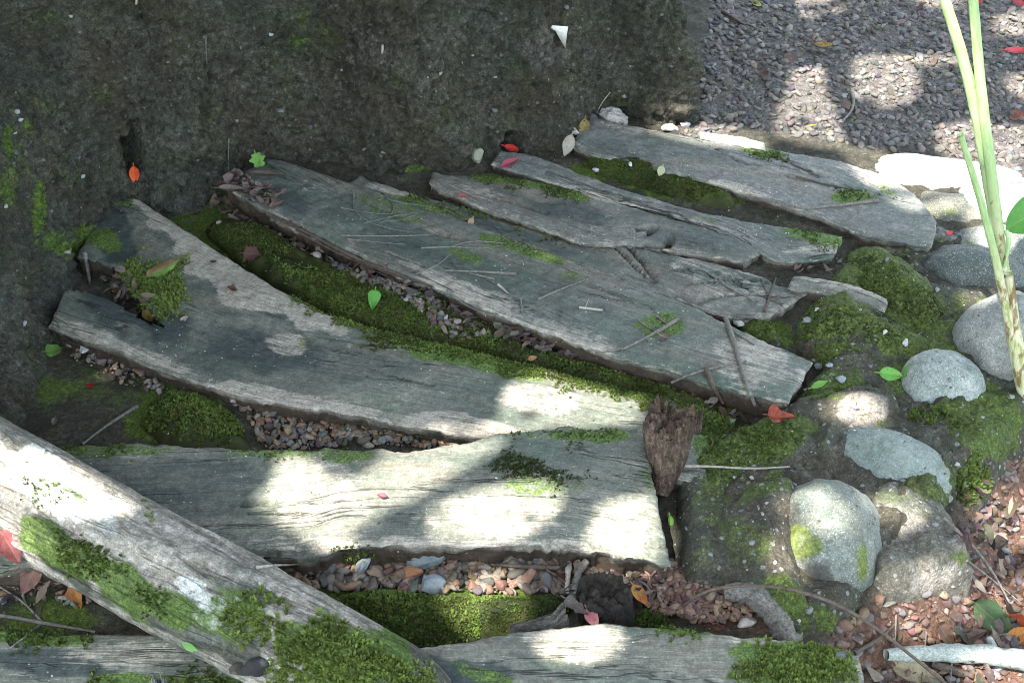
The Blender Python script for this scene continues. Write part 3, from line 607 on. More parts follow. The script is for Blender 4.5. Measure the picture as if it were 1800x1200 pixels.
# ------------------------------------------------------------------ mortar lumps, moss mounds, boulders
def mound(poly, zp, z0, z1, rw, amp=0.006, seed=0, res=0.006, ext=None, closed=True, pw=0.5):
    """flattish lump with rounded shoulders over a plan outline"""
    pl = chaikin(W(poly, zp)[:, :2], 2, True)
    # radial parametrisation from the pole of inaccessibility keeps a clean rim
    bb0, bb1 = pl.min(0), pl.max(0); gg = np.stack(np.meshgrid(np.linspace(bb0[0], bb1[0], 40), np.linspace(bb0[1], bb1[1], 40)), -1).reshape(-1, 2)
    gg = gg[inpoly(gg, pl)]; c = gg[np.argmax(dline(gg, pl, True))]
    per = np.linalg.norm(np.diff(np.vstack([pl, pl[:1]]), axis=0), axis=1).sum(); m = max(24, int(per / res)); rim = resample(np.vstack([pl, pl[:1]]), m + 1)[:-1]
    rad = np.linalg.norm(rim - c, axis=1).mean(); n = max(8, int(rad / res))
    s = 1 - np.linspace(1, 0, n)**1.6 * 1.0; s = np.linspace(0.004, 1, n)**0.85
    Q = c + (rim - c)[None] * s[:, None, None]; Q = Q.reshape(-1, 2)
    d = dline(Q, pl, True); t = np.clip(d / rw, 0, 1); hgt = (1 - (1 - t)**2)**pw
    Z = z0 + (z1 - z0) * hgt + amp * hgt * (1.4 * fbm(Q, 11, 4, seed + 40) + 0.6 * fbm(Q, 45, 3, seed + 41)) + 0.0022 * fbm(Q, 110, 3, seed + 44)
    V = np.c_[Q, Z]
    V[:, :2] += (amp * 0.6) * np.stack([fbm(V, 30, 3, seed + 42), fbm(V, 30, 3, seed + 43)], 1)
    F = gridF(n, m, 0, True)
    sk = V[-m:].copy(); sk[:, 2] = z0 - 0.05; off = len(V); V = np.vstack([V, sk]); a = np.arange(off - m, off); b = np.arange(off, off + m)
    F = [F, np.stack([a, b, np.roll(b, -1), np.roll(a, -1)], 1), np.stack([np.arange(m), np.roll(np.arange(m), -1), np.full(m, 0)], 1)[1:-1]]
    return V, F

def lump(label, poly, zp, z0, z1, rw, mat, moss=(), pale=(), amp=0.007, seed=0, name='mortar_lump', cat='mortar lump', pw=0.5):
    V, F = mound(poly, zp, z0, z1, rw, amp, seed, pw=pw); support(V, F)
    o = mk(name, V, F, mat, attrs=dict(moss=blobs(V, list(moss)), pale=blobs(V, list(pale)))); tag(o, label, cat); return o, V, F

M_MOR = mortar_mat('mortar', 1, ((0.018, 0.016, 0.010), (0.046, 0.041, 0.028), (0.100, 0.092, 0.070)), 0.6); M_MOR2 = mortar_mat('mortar brown', 2, ((0.020, 0.018, 0.010), (0.050, 0.045, 0.029), (0.10, 0.09, 0.068)), 0.35)
LM = {}
LM['bed'] = lump('flat mossy mortar bed between the plank ends and the sunlit boulder',
    [(1195, 800), (1265, 760), (1330, 720), (1400, 690), (1440, 640), (1500, 648), (1590, 690), (1570, 760), (1500, 790), (1480, 870), (1430, 920), (1400, 1040), (1440, 1095), (1380, 1110), (1320, 1045), (1240, 1020), (1190, 1015), (1180, 900)],
    0.06, -0.02, 0.066, 0.035, M_MOR, [(1330, 760, 120, 60, -20, 1), (1470, 680, 90, 50, 10, .9), (1260, 880, 60, 50, 0, .45), (1300, 830, 80, 40, 0, .6), (1400, 1070, 60, 30, 0, .5), (1220, 960, 40, 60, 0, .3)], [(1500, 715, 70, 40, 0, .6), (1430, 800, 60, 50, 0, .35)], seed=1)  # first pale mark is a soft sun patch worked into the mortar colour
LM['kerb'] = lump('long mossy mortar kerb holding the boulders above the red gravel',
    [(1190, 940), (1240, 830), (1330, 730), (1440, 635), (1440, 580), (1400, 520), (1460, 450), (1560, 425), (1660, 445), (1740, 480), (1800, 560), (1850, 660), (1850, 720), (1790, 790), (1740, 850), (1670, 900), (1620, 950), (1560, 1010), (1540, 1060), (1480, 1105), (1400, 1118), (1330, 1060), (1220, 1030)],
    0.04, -0.11, 0.062, 0.055, M_MOR, [(1540, 550, 190, 130, 30, .8), (1690, 700, 120, 60, 30, .75), (1440, 700, 140, 60, 0, .7), (1740, 740, 90, 70, 0, .8), (1430, 1090, 70, 30, 0, .8), (1640, 860, 60, 60, 0, .5), (1260, 950, 80, 90, 0, .5), (1700, 470, 90, 40, 0, .5)], [(1600, 1000, 80, 40, 0, .4)], amp=0.009, seed=11, name='mortar_kerb', cat='kerb')
LM['upper'] = lump('rounded green mossy lump just right of the dark plank tips',
    [(1470, 430), (1520, 425), (1590, 440), (1650, 490), (1680, 545), (1665, 590), (1600, 585), (1560, 555), (1500, 520), (1465, 470)], 0.06, 0.0, 0.10, 0.10, M_MOR2,
    [(1570, 520, 140, 90, 20, 1.15), (1500, 450, 60, 36, 0, 1), (1640, 550, 70, 60, 0, 1.15)], [(1535, 455, 22, 14, 0, .7)], seed=2)
LM['middle'] = lump('brownish mossy mortar mound in the middle of the stone edging',
    [(1390, 560), (1420, 520), (1480, 500), (1540, 530), (1600, 575), (1660, 600), (1670, 640), (1590, 665), (1500, 650), (1440, 625), (1395, 600)], 0.05, 0.0, 0.10, 0.11, M_MOR2,
    [(1470, 555, 120, 60, 10, 1.1), (1560, 590, 110, 50, 15, .9), (1490, 620, 80, 40, 0, .75)], [], seed=3)
LM['small'] = lump('low mossy lump behind the slanted end of the twig strewn plank',
    [(1285, 560), (1330, 548), (1370, 560), (1380, 590), (1330, 585)], 0.06, 0.01, 0.075, 0.04, M_MOR2, [(1330, 565, 60, 30, 10, 1)], seed=4)
LM['shaggy'] = lump('dark upright mortar lump overgrown with shaggy moss facing the red gravel',
    [(1540, 740), (1580, 700), (1660, 690), (1730, 725), (1765, 800), (1755, 880), (1700, 930), (1640, 900), (1590, 840), (1550, 790)], 0.0, -0.13, 0.066, 0.065, M_MOR, [(1670, 790, 100, 100, 20, .75)], [], amp=0.012, seed=5, pw=0.5)
LM['broken'] = lump('grey brown mortar lump with a crumbling broken front edge',
    [(1500, 890), (1545, 858), (1620, 868), (1672, 910), (1722, 975), (1722, 1000), (1660, 1022), (1600, 1045), (1552, 1055), (1515, 1030), (1508, 950)], 0.02, -0.10, 0.055, 0.030, mortar_mat('mortar pale', 4, ((0.05, 0.047, 0.036), (0.12, 0.11, 0.085), (0.21, 0.195, 0.16)), 0.6), [(1560, 870, 60, 20, 10, .5), (1690, 980, 30, 14, 0, .6)], [(1580, 910, 70, 40, 10, .6), (1630, 1020, 100, 30, -15, 1.0)], amp=0.010, seed=6, pw=0.45)  # pale marks paint a sun spot and the lit front edge
LM['back'] = lump('mortar and soil bank filling the edging between the upright grey boulder and the shaggy lump',
    [(1650, 610), (1720, 660), (1790, 700), (1830, 720), (1800, 780), (1740, 800), (1690, 730), (1640, 690), (1600, 680)], -0.02, -0.14, 0.04, 0.06, M_MOR2, [(1760, 690, 60, 50, 30, .8)], seed=7)
LM['collar'] = lump('mossy mortar shoulder joined to the left side of the largest boulder',
    [(1230, 930), (1280, 870), (1350, 835), (1420, 850), (1435, 920), (1415, 990), (1430, 1060), (1455, 1095), (1390, 1110), (1320, 1060), (1250, 1010)], 0.05, 0.0, 0.108, 0.085, M_MOR, [(1330, 850, 100, 40, -20, .7), (1390, 1060, 70, 50, 40, .7), (1300, 950, 80, 60, 0, .45)], [], amp=0.008, seed=13)
LM['shoulder'] = lump('grey brown mortar shoulder above the disc shaped boulder',
    [(1430, 700), (1500, 670), (1580, 690), (1600, 730), (1560, 750), (1500, 760), (1480, 840), (1440, 850), (1400, 780)], 0.06, 0.02, 0.088, 0.06, M_MOR, [(1440, 690, 60, 30, 0, .7), (1420, 780, 50, 40, 0, .4)], [(1510, 715, 60, 34, 0, .6)], seed=15)  # pale mark repeats the soft sun patch in this lump's colour
LM['cheek'] = lump('dark mortar bank holding the foot of the tall grey boulder', [(1600, 600), (1680, 590), (1700, 640), (1730, 690), (1800, 720), (1790, 760), (1720, 740), (1680, 720), (1590, 690)], 0.04, -0.02, 0.060, 0.05, M_MOR2, [(1740, 700, 60, 40, 30, .7)], seed=16)
LM['slab'] = lump('flat grey mortar slab beyond the tip of the farthest plank',
    [(1600, 410), (1640, 398), (1700, 405), (1740, 420), (1700, 445), (1620, 448)], 0.045, 0.0, 0.065, 0.04, mortar_mat('mortar grey', 3, ((0.05, 0.05, 0.045), (0.12, 0.12, 0.11), (0.2, 0.2, 0.18))), [(1640, 425, 40, 12, 0, .5)], [(1560, 400, 70, 18, 0, .5)], seed=8)

def ico(sub=4):
    import bmesh
    bm = bmesh.new(); bmesh.ops.create_icosphere(bm, subdivisions=sub, radius=1.0)
    V = np.array([v.co[:] for v in bm.verts]); F = np.array([[v.index for v in f.verts] for f in bm.faces]); bm.free(); return V, F
ICO5 = ico(6); ICO1 = ico(1); ICO2 = ico(2); ICO3 = ico(4)
def rotm(ax, ay, az):
    cx, sx, cy, sy, cz, sz = math.cos(ax), math.sin(ax), math.cos(ay), math.sin(ay), math.cos(az), math.sin(az)
    return np.array([[cz, -sz, 0], [sz, cz, 0], [0, 0, 1]]) @ np.array([[cy, 0, sy], [0, 1, 0], [-sy, 0, cy]]) @ np.array([[1, 0, 0], [0, cx, -sx], [0, sx, cx]])
def boulder(label, px, py, z, r, rot, mat, moss=(), dark=(), seed=0, rough=0.07, sq=1.0):
    V, F = ICO5; D = 1 + rough * fbm(V, 1.3, 3, seed) + 0.012 * fbm(V, 7, 3, seed + 1)
    V = np.sign(V) * np.abs(V)**sq; V = V * D[:, None] * np.array(r); V = V @ rotm(*[R(a) for a in rot]).T + W([(px, py)], z)[0]
    support(V, F)
    o = mk('boulder', V, F, mat, attrs=dict(moss=blobs(V, list(moss)), dark=blobs(V, list(dark)))); return tag(o, label, 'boulder')
GR = ((0.060, 0.075, 0.060), (0.13, 0.145, 0.125), (0.22, 0.23, 0.21)); DG = ((0.03, 0.04, 0.034), (0.055, 0.068, 0.060), (0.10, 0.115, 0.10))
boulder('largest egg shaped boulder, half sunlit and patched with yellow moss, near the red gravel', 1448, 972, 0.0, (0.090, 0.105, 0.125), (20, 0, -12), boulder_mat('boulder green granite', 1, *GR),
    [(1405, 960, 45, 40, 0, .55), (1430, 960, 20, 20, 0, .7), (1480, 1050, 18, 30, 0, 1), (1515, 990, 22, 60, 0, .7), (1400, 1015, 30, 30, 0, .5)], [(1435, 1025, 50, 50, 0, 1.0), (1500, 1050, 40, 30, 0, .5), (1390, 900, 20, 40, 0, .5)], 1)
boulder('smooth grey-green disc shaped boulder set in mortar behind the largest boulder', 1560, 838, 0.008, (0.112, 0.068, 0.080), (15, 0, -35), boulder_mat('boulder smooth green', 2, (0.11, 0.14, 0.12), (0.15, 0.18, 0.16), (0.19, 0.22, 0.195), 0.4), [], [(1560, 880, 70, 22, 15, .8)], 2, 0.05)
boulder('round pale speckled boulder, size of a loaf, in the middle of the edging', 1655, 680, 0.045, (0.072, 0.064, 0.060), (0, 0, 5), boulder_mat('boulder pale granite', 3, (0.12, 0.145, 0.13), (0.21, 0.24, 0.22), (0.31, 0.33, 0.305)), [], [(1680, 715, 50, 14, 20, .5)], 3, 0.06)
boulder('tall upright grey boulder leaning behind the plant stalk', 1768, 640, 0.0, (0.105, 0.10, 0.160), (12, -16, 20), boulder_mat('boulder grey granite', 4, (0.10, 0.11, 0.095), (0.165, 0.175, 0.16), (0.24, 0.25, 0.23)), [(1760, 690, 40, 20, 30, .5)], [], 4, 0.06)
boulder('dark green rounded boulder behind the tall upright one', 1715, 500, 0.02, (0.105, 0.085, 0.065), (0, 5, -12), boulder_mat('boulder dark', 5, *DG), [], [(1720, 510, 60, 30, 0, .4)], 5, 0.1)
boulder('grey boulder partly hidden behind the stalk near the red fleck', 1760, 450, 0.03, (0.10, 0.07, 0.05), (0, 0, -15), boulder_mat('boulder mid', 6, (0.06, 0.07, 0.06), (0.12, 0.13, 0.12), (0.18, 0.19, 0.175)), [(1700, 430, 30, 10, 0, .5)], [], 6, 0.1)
boulder('flat dark mossy boulder at the far tip of the farthest plank', 1668, 385, 0.03, (0.082, 0.055, 0.042), (0, 0, -14), boulder_mat('boulder brown', 7, (0.05, 0.05, 0.035), (0.10, 0.10, 0.075), (0.17, 0.165, 0.13)), [(1660, 370, 60, 20, 0, .4)], [], 7, 0.16, 0.85)
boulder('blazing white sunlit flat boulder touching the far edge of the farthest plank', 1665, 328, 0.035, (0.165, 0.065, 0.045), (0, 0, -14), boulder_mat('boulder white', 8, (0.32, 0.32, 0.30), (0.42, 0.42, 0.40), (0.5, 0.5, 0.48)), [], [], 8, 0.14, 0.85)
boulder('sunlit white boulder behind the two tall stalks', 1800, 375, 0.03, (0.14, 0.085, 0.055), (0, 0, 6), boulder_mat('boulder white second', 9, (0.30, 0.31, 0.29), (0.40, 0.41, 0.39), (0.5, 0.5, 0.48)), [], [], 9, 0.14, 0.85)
boulder('small pale rock standing up beside the wall foot at the far plank root', 1078, 208, 0.07, (0.036, 0.022, 0.022), (10, 10, -15), boulder_mat('rock pale', 10, (0.18, 0.17, 0.15), (0.32, 0.30, 0.27), (0.42, 0.40, 0.37)), [], [(1085, 220, 16, 10, 0, .5)], 10, 0.25)

# ------------------------------------------------------------------ log across the lower left
axis = [(-260, 685, .10, .080), (-60, 808, .10, .080), (100, 902, .10, .079), (260, 987, .10, .077), (420, 1072, .10, .074), (540, 1132, .10, .071), (660, 1190, .092, .064), (740, 1228, .082, .050), (800, 1255, .065, .022)]
A = np.array([np.r_[W([(a, b)], c)[0], r] for a, b, c, r in axis]); A = resample(chaikin(A, 3), 330)
tg = np.gradient(A[:, :3], axis=0); tg /= np.linalg.norm(tg, axis=1)[:, None]
sx = np.cross(tg, [0, 0, 1]); sx /= np.linalg.norm(sx, axis=1)[:, None]; uz = np.cross(sx, tg)
m = 130; th = np.linspace(0, 2 * np.pi, m, endpoint=False); n = len(A); ln = np.linalg.norm(np.diff(A[:, :3], axis=0), axis=1).sum()
uu = np.repeat(np.linspace(0, ln, n), m); tt = np.tile(th, n)
q3 = np.c_[uu * 5, np.cos(tt) * 5, np.sin(tt) * 5]
rr = np.repeat(A[:, 3], m) * (1 + 0.10 * fbm(q3, 0.45, 3, 61) + 0.045 * fbm(np.c_[uu * 9, np.cos(tt) * 7, np.sin(tt) * 7], 1, 4, 62) + 0.012 * fbm(np.c_[uu * 60, np.cos(tt) * 25, np.sin(tt) * 25], 1, 3, 63))
LV = np.repeat(A[:, :3], m, 0) + (np.repeat(sx, m, 0) * np.cos(tt)[:, None] + np.repeat(uz, m, 0) * np.sin(tt)[:, None]) * rr[:, None]
LF = gridF(n, m, 0, True)
LUV = np.c_[uu, np.abs((tt / (2 * np.pi)) - 0.75) % 1 * 0.43]
LF = [LF, np.arange(m)[None, ::-1].copy(), (np.arange(m) + (n - 1) * m)[None]]
log_ = empty('fallen_log', tuple(A[n // 2, :3] * [1, 1, 0])); tag(log_, 'thick mossy log lying slantwise across the lower left corner', 'log')
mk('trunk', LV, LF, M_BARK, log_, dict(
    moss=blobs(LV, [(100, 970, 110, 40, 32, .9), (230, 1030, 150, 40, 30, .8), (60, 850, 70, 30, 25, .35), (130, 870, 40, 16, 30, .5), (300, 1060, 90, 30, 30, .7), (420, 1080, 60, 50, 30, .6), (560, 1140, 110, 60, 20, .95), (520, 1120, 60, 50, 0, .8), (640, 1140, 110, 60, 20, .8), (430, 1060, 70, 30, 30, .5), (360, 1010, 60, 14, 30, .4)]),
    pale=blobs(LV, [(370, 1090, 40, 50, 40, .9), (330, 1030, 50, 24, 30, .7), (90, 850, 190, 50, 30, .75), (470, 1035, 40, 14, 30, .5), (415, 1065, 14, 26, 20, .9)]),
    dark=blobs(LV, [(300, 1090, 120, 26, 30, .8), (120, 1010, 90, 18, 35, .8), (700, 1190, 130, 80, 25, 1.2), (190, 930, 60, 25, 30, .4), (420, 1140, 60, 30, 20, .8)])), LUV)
support(LV, LF[0])

# ------------------------------------------------------------------ moss: leafy tufts grown on real surfaces
def tufts(C, Nn, size, tints, nl=5, spread=0.9):
    k = len(C); nl_ = nl
    up = Nn + 0.35 * rng.normal(size=(k, 3)); up /= np.linalg.norm(up, axis=1)[:, None]
    t1 = np.cross(up, rng.normal(size=(k, 3))); t1 /= np.linalg.norm(t1, axis=1)[:, None]; t2 = np.cross(up, t1)
    Vs = []; 
    for j in range(nl_):
        a = 2 * np.pi * (j / nl_) + rng.uniform(-.5, .5, k); d = t1 * np.cos(a)[:, None] + t2 * np.sin(a)[:, None]
        s = size * rng.uniform(.6, 1.25, k); tl = rng.uniform(0.25, spread, k)
        tip = C + d * (s * tl)[:, None] + up * (s * (1.05 - 0.6 * tl))[:, None]
        mid = C + d * (s * tl * .55)[:, None] + up * (s * (1.05 - 0.6 * tl) * .45)[:, None]
        wv = np.cross(d, up); wv /= np.maximum(np.linalg.norm(wv, axis=1), 1e-9)[:, None]; wv = wv * (s * 0.24)[:, None]
        Vs.append(np.stack([C - up * 0.001, mid + wv, tip, mid - wv], 1))
    V = np.stack(Vs, 1).reshape(-1, 3); F = np.arange(len(V)).reshape(-1, 4); T = np.repeat(tints, nl_ * 4, 0)
    return V, F, T

def sample(V, F, dens, poly=None, nzmin=-1.0, soft=40, rag=0.6, facing=True):
    """points by area on a surface whose photo position lies inside an outline (ragged rim)"""
    Fs = F if isinstance(F, list) else [F]; T = []
    for f in Fs:
        f = np.asarray(f)
        if f.shape[1] > 4: continue
        T.append(np.vstack([f[:, [0, 1, 2]], f[:, [0, 2, 3]]]) if f.shape[1] == 4 else f)
    T = np.vstack(T)
    if poly is not None:
        c = PX(V[T].mean(1)); po = np.array(poly, float); lo, hi = po.min(0) - 60, po.max(0) + 60
        T = T[(c[:, 0] > lo[0]) & (c[:, 0] < hi[0]) & (c[:, 1] > lo[1]) & (c[:, 1] < hi[1])]
    if not len(T): return np.zeros((0, 3)), np.zeros((0, 3))
    a, b, c = V[T[:, 0]], V[T[:, 1]], V[T[:, 2]]; N = np.cross(b - a, c - a); ar = np.linalg.norm(N, axis=1) / 2
    N = N / np.maximum(2 * ar, 1e-12)[:, None]
    vd = CAM - (a + b + c) / 3; s = np.sign((N * vd).sum(1)); N = N * s[:, None]
    N = np.where((N[:, 2:3] < -0.3), -N, N)
    k = int(ar.sum() * dens); 
    if k < 1: return np.zeros((0, 3)), np.zeros((0, 3))
    i = rng.choice(len(T), k, p=ar / ar.sum()); u = rng.random(k); v = rng.random(k); fl = u + v > 1; u[fl] = 1 - u[fl]; v[fl] = 1 - v[fl]
    Pn = a[i] + (b[i] - a[i]) * u[:, None] + (c[i] - a[i]) * v[:, None]; Nn = N[i]
    ok = Nn[:, 2] > nzmin
    if poly is not None:
        q = PX(Pn); po = chaikin(po, 2, True); ins = inpoly(q, po); d = dline(q, po, True); sd = np.where(ins, d, -d) + soft * rag * fbm(Pn, 22, 4, 77)
        ok &= rng.random(k) < sstep(-soft * 0.25, soft * 0.6, sd)
    return Pn[ok], Nn[ok]

def moss_tint(P, base=0.5, var=0.35):
    f = np.clip(base + var * fbm(P, 18, 3, 55) + 0.18 * rng.normal(size=len(P)), 0, 1)
    c0, c1, c2 = [np.array(c) for c in MOSSC]
    r = np.where(f[:, None] < .5, c0 + (c1 - c0) * (f * 2)[:, None], c1 + (c2 - c1) * (f * 2 - 1)[:, None])
    bm_ = sstep(.15, .7, fbm(P, 30, 4, 58))[:, None] * min(.75, max(0.0, 1.25 - base))
    r = r * (1 - bm_) + np.array([[0.060, 0.055, 0.014]]) * bm_
    return r * rng.uniform(.65, 1.35, (len(P), 1))

def moss_on(surf, patches, parent=None, name='moss', stuff=False):
    """patches: (outline, tufts per m2, leaf size, tone)"""
    V, F = surf; out = []; off = 0
    for poly, dens, size, tone in patches:
        C, N = sample(V, F, dens, poly)
        if not len(C): continue
        a, b, t = tufts(C, N, size, moss_tint(C, tone)); out.append((a, b + off, t)); off += len(a)
    if not out: return
    o = mk(name, np.vstack([x[0] for x in out]), np.vstack([x[1] for x in out]), M_MOSS, parent, dict(tint=np.vstack([x[2] for x in out])), smooth=False)
    if stuff: o['kind'] = 'stuff'
    return o

GS = (GV, GF[np.all(near[GF], axis=1)])
# cushions of moss between the planks (uncountable growth)
def moss_bed(poly, zp, z1, patches, rw=0.05, seed=0):
    V, F = mound(poly, zp, 0.0, z1, rw, 0.006, seed, pw=0.6); support(V, F)
    C = []; 
    tv = []; tf = []; tt = []; off = len(V)
    for pl, dens, size, tone in patches:
        c, nn_ = sample(V, F, dens, pl, 0.1)
        if not len(c): continue
        a, b, t = tufts(c, nn_, size, moss_tint(c, tone)); tv.append(a); tf.append(b + off); tt.append(t); off += len(a)
    q = blobs(V, [])
    base_t = np.array([[0.022, 0.030, 0.007]]) * (1 + 0.6 * fbm(V, 60, 3, 8)[:, None]) + np.array([[0.02, 0.028, 0.002]]) * np.clip(fbm(V, 12, 3, 9), 0, 1)[:, None]
    Fq = F + [np.vstack(tf)] if tf else F
    o = mk('moss', np.vstack([V] + tv), Fq, M_MOSS, None, dict(tint=np.vstack([np.clip(base_t, 0.003, 1)] + tt)), smooth=False); o['kind'] = 'stuff'
    return o
moss_bed([(335, 388), (420, 378), (480, 400), (540, 440), (640, 478), (760, 505), (850, 560), (960, 612), (1100, 655), (1230, 690), (1290, 725), (1240, 728), (1100, 690), (900, 640), (700, 592), (580, 556), (500, 515), (420, 458)], 0.04, 0.058,
    [([(350, 395), (440, 385), (520, 425), (500, 470), (430, 450)], 110000, 0.0038, .62), ([(500, 470), (640, 490), (760, 515), (840, 580), (700, 580), (560, 540)], 110000, 0.0038, .6), ([(460, 440), (540, 470), (850, 590), (1100, 640), (1290, 720), (1100, 700), (800, 615), (600, 565), (520, 520)], 70000, 0.0052, .72)], 0.04, 1)
moss_bed([(1000, 285), (1060, 275), (1140, 288), (1250, 318), (1300, 340), (1310, 372), (1250, 372), (1120, 338), (1030, 312)], 0.06, 0.080, [([(1010, 280), (1130, 285), (1290, 340), (1290, 370), (1150, 345), (1030, 312)], 100000, 0.0038, .5)], 0.04, 2)
moss_bed([(235, 725), (280, 685), (340, 680), (390, 700), (430, 740), (460, 790), (380, 800), (300, 800), (250, 770)], 0.03, 0.060, [([(230, 720), (280, 680), (350, 672), (410, 710), (450, 770), (350, 790), (270, 770)], 60000, 0.0070, .75)], 0.09, 3)
moss_bed([(560, 1060), (640, 1035), (760, 1040), (900, 1035), (1010, 1040), (1020, 1085), (940, 1110), (830, 1135), (700, 1140), (620, 1125)], 0.03, 0.058, [([(570, 1055), (660, 1030), (780, 1045), (850, 1110), (760, 1130), (640, 1120)], 70000, 0.0066, .75), ([(770, 1040), (900, 1035), (1010, 1040), (1000, 1090), (850, 1125)], 100000, 0.0038, .55)], 0.06, 4)
moss_bed([(1085, 1085), (1120, 1060), (1160, 1065), (1200, 1095), (1160, 1110)], 0.04, 0.055, [([(1085, 1080), (1130, 1055), (1190, 1090), (1150, 1110)], 50000, 0.008, .45)], 0.04, 6)

def PM(k, patches):
    b, V, F = P[k]
    for p in patches: moss_on((V, F), [p], b, 'moss_patch')
PM('long', [([(205, 470), (235, 445), (290, 450), (325, 475), (318, 530), (285, 560), (255, 540), (220, 515)], 60000, 0.0075, 1.05), ([(500, 512), (600, 555), (800, 600), (1000, 648), (1200, 696), (1295, 735), (1250, 752), (1100, 712), (900, 668), (700, 610), (560, 562)], 75000, 0.0056, .78), ([(1240, 745), (1290, 740), (1270, 800), (1235, 830)], 50000, 0.006, .6)])
PM('front', [([(900, 752), (1050, 746), (1128, 757), (1120, 785), (1000, 775), (920, 770)], 45000, 0.0034, .42), ([(870, 790), (930, 785), (965, 815), (920, 848), (865, 850)], 150000, 0.0042, -.1), ([(965, 830), (1010, 825), (1045, 850), (1000, 880), (970, 870)], 120000, 0.0042, -.1), ([(580, 785), (660, 785), (640, 812), (590, 815)], 25000, 0.004, .45), ([(430, 782), (520, 782), (500, 808), (430, 805)], 25000, 0.004, .4), ([(60, 778), (240, 784), (200, 800), (80, 792)], 40000, 0.005, .5), ([(600, 965), (660, 962), (650, 985), (600, 985)], 40000, 0.005, .7)])
PM('twiggy', [([(820, 390), (960, 440), (940, 450), (850, 415)], 26000, 0.0030, .4), ([(1120, 565), (1190, 560), (1180, 600), (1130, 590)], 14000, 0.0030, .4)])
PM('split', [([(700, 335), (790, 355), (880, 375), (870, 385), (760, 365)], 55000, 0.0055, .45), ([(920, 388), (1000, 405), (980, 415), (930, 405)], 50000, 0.005, .4), ([(700, 300), (760, 305), (765, 335), (725, 325)], 30000, 0.009, .75)])
PM('cracked', [([(805, 305), (850, 292), (885, 305), (860, 322), (815, 318)], 80000, 0.0040, .4), ([(880, 308), (960, 318), (1035, 340), (990, 352), (920, 330)], 60000, 0.0038, .4)])
PM('slate', [([(1390, 395), (1480, 408), (1475, 440), (1420, 420)], 50000, 0.0038, .45)])
PM('far', [([(1305, 260), (1350, 258), (1385, 275), (1350, 282)], 60000, 0.0042, .4), ([(1460, 340), (1510, 330), (1560, 345), (1510, 358)], 50000, 0.0040, .45)])
PM('corner', [([(-20, 1095), (80, 1100), (160, 1110), (150, 1135), (60, 1145), (-20, 1140)], 50000, 0.006, .35), ([(350, 1130), (420, 1150), (425, 1170), (370, 1165)], 40000, 0.006, .6), ([(150, 1195), (420, 1185), (440, 1215), (150, 1215)], 50000, 0.006, .4)])
PM('bottom', [([(1240, 1215), (1290, 1150), (1390, 1125), (1500, 1130), (1520, 1215)], 60000, 0.0080, 1.15), ([(1150, 1095), (1260, 1105), (1240, 1118), (1160, 1108)], 40000, 0.006, .6)])
for _p in [([(470, 1110), (560, 1085), (680, 1130), (760, 1190), (740, 1235), (480, 1225)], 55000, 0.0082, 1.1), ([(370, 1050), (440, 1035), (540, 1090), (500, 1150), (400, 1130)], 34000, 0.0080, 1.0), ([(30, 925), (120, 920), (230, 985), (240, 1030), (130, 1000)], 50000, 0.0055, .45), ([(200, 980), (310, 1040), (310, 1090), (220, 1050)], 35000, 0.005, .35), ([(20, 850), (90, 840), (130, 880), (60, 890)], 14000, 0.005, .7), ([(230, 890), (270, 905), (260, 915)], 30000, 0.006, .7)]: moss_on((LV, LF[0]), [_p], log_, 'moss_patch')
def LMo(k, patches):
    o, V, F = LM[k]
    for p in patches:
        m_ = moss_on((V, F), [p], None, 'moss_patch')
        if m_ is not None: m_.parent = o
LMo('bed', [([(1210, 800), (1290, 760), (1380, 740), (1390, 800), (1290, 850), (1210, 850)], 50000, 0.0036, .3), ([(1390, 680), (1450, 645), (1540, 665), (1500, 690), (1420, 720)], 45000, 0.0034, .2), ([(1300, 740), (1400, 720), (1390, 790), (1320, 790)], 45000, 0.0045, .5), ([(1400, 1060), (1460, 1060), (1460, 1110), (1400, 1110)], 30000, 0.006, .6)])
LMo('upper', [([(1470, 440), (1540, 440), (1640, 490), (1670, 550), (1640, 590), (1560, 550), (1490, 500)], 70000, 0.0030, .22)])
LMo('middle', [([(1400, 560), (1440, 520), (1530, 540), (1620, 590), (1560, 620), (1430, 610)], 60000, 0.0030, .15)])
LMo('small', [([(1285, 560), (1340, 548), (1375, 565), (1360, 590)], 60000, 0.005, .4)])
LMo('shaggy', [([(1575, 720), (1640, 710), (1700, 760), (1740, 820), (1720, 880), (1660, 890), (1640, 820)], 40000, 0.0075, .95), ([(1600, 700), (1720, 740), (1740, 860), (1690, 910)], 10000, 0.006, .4)])

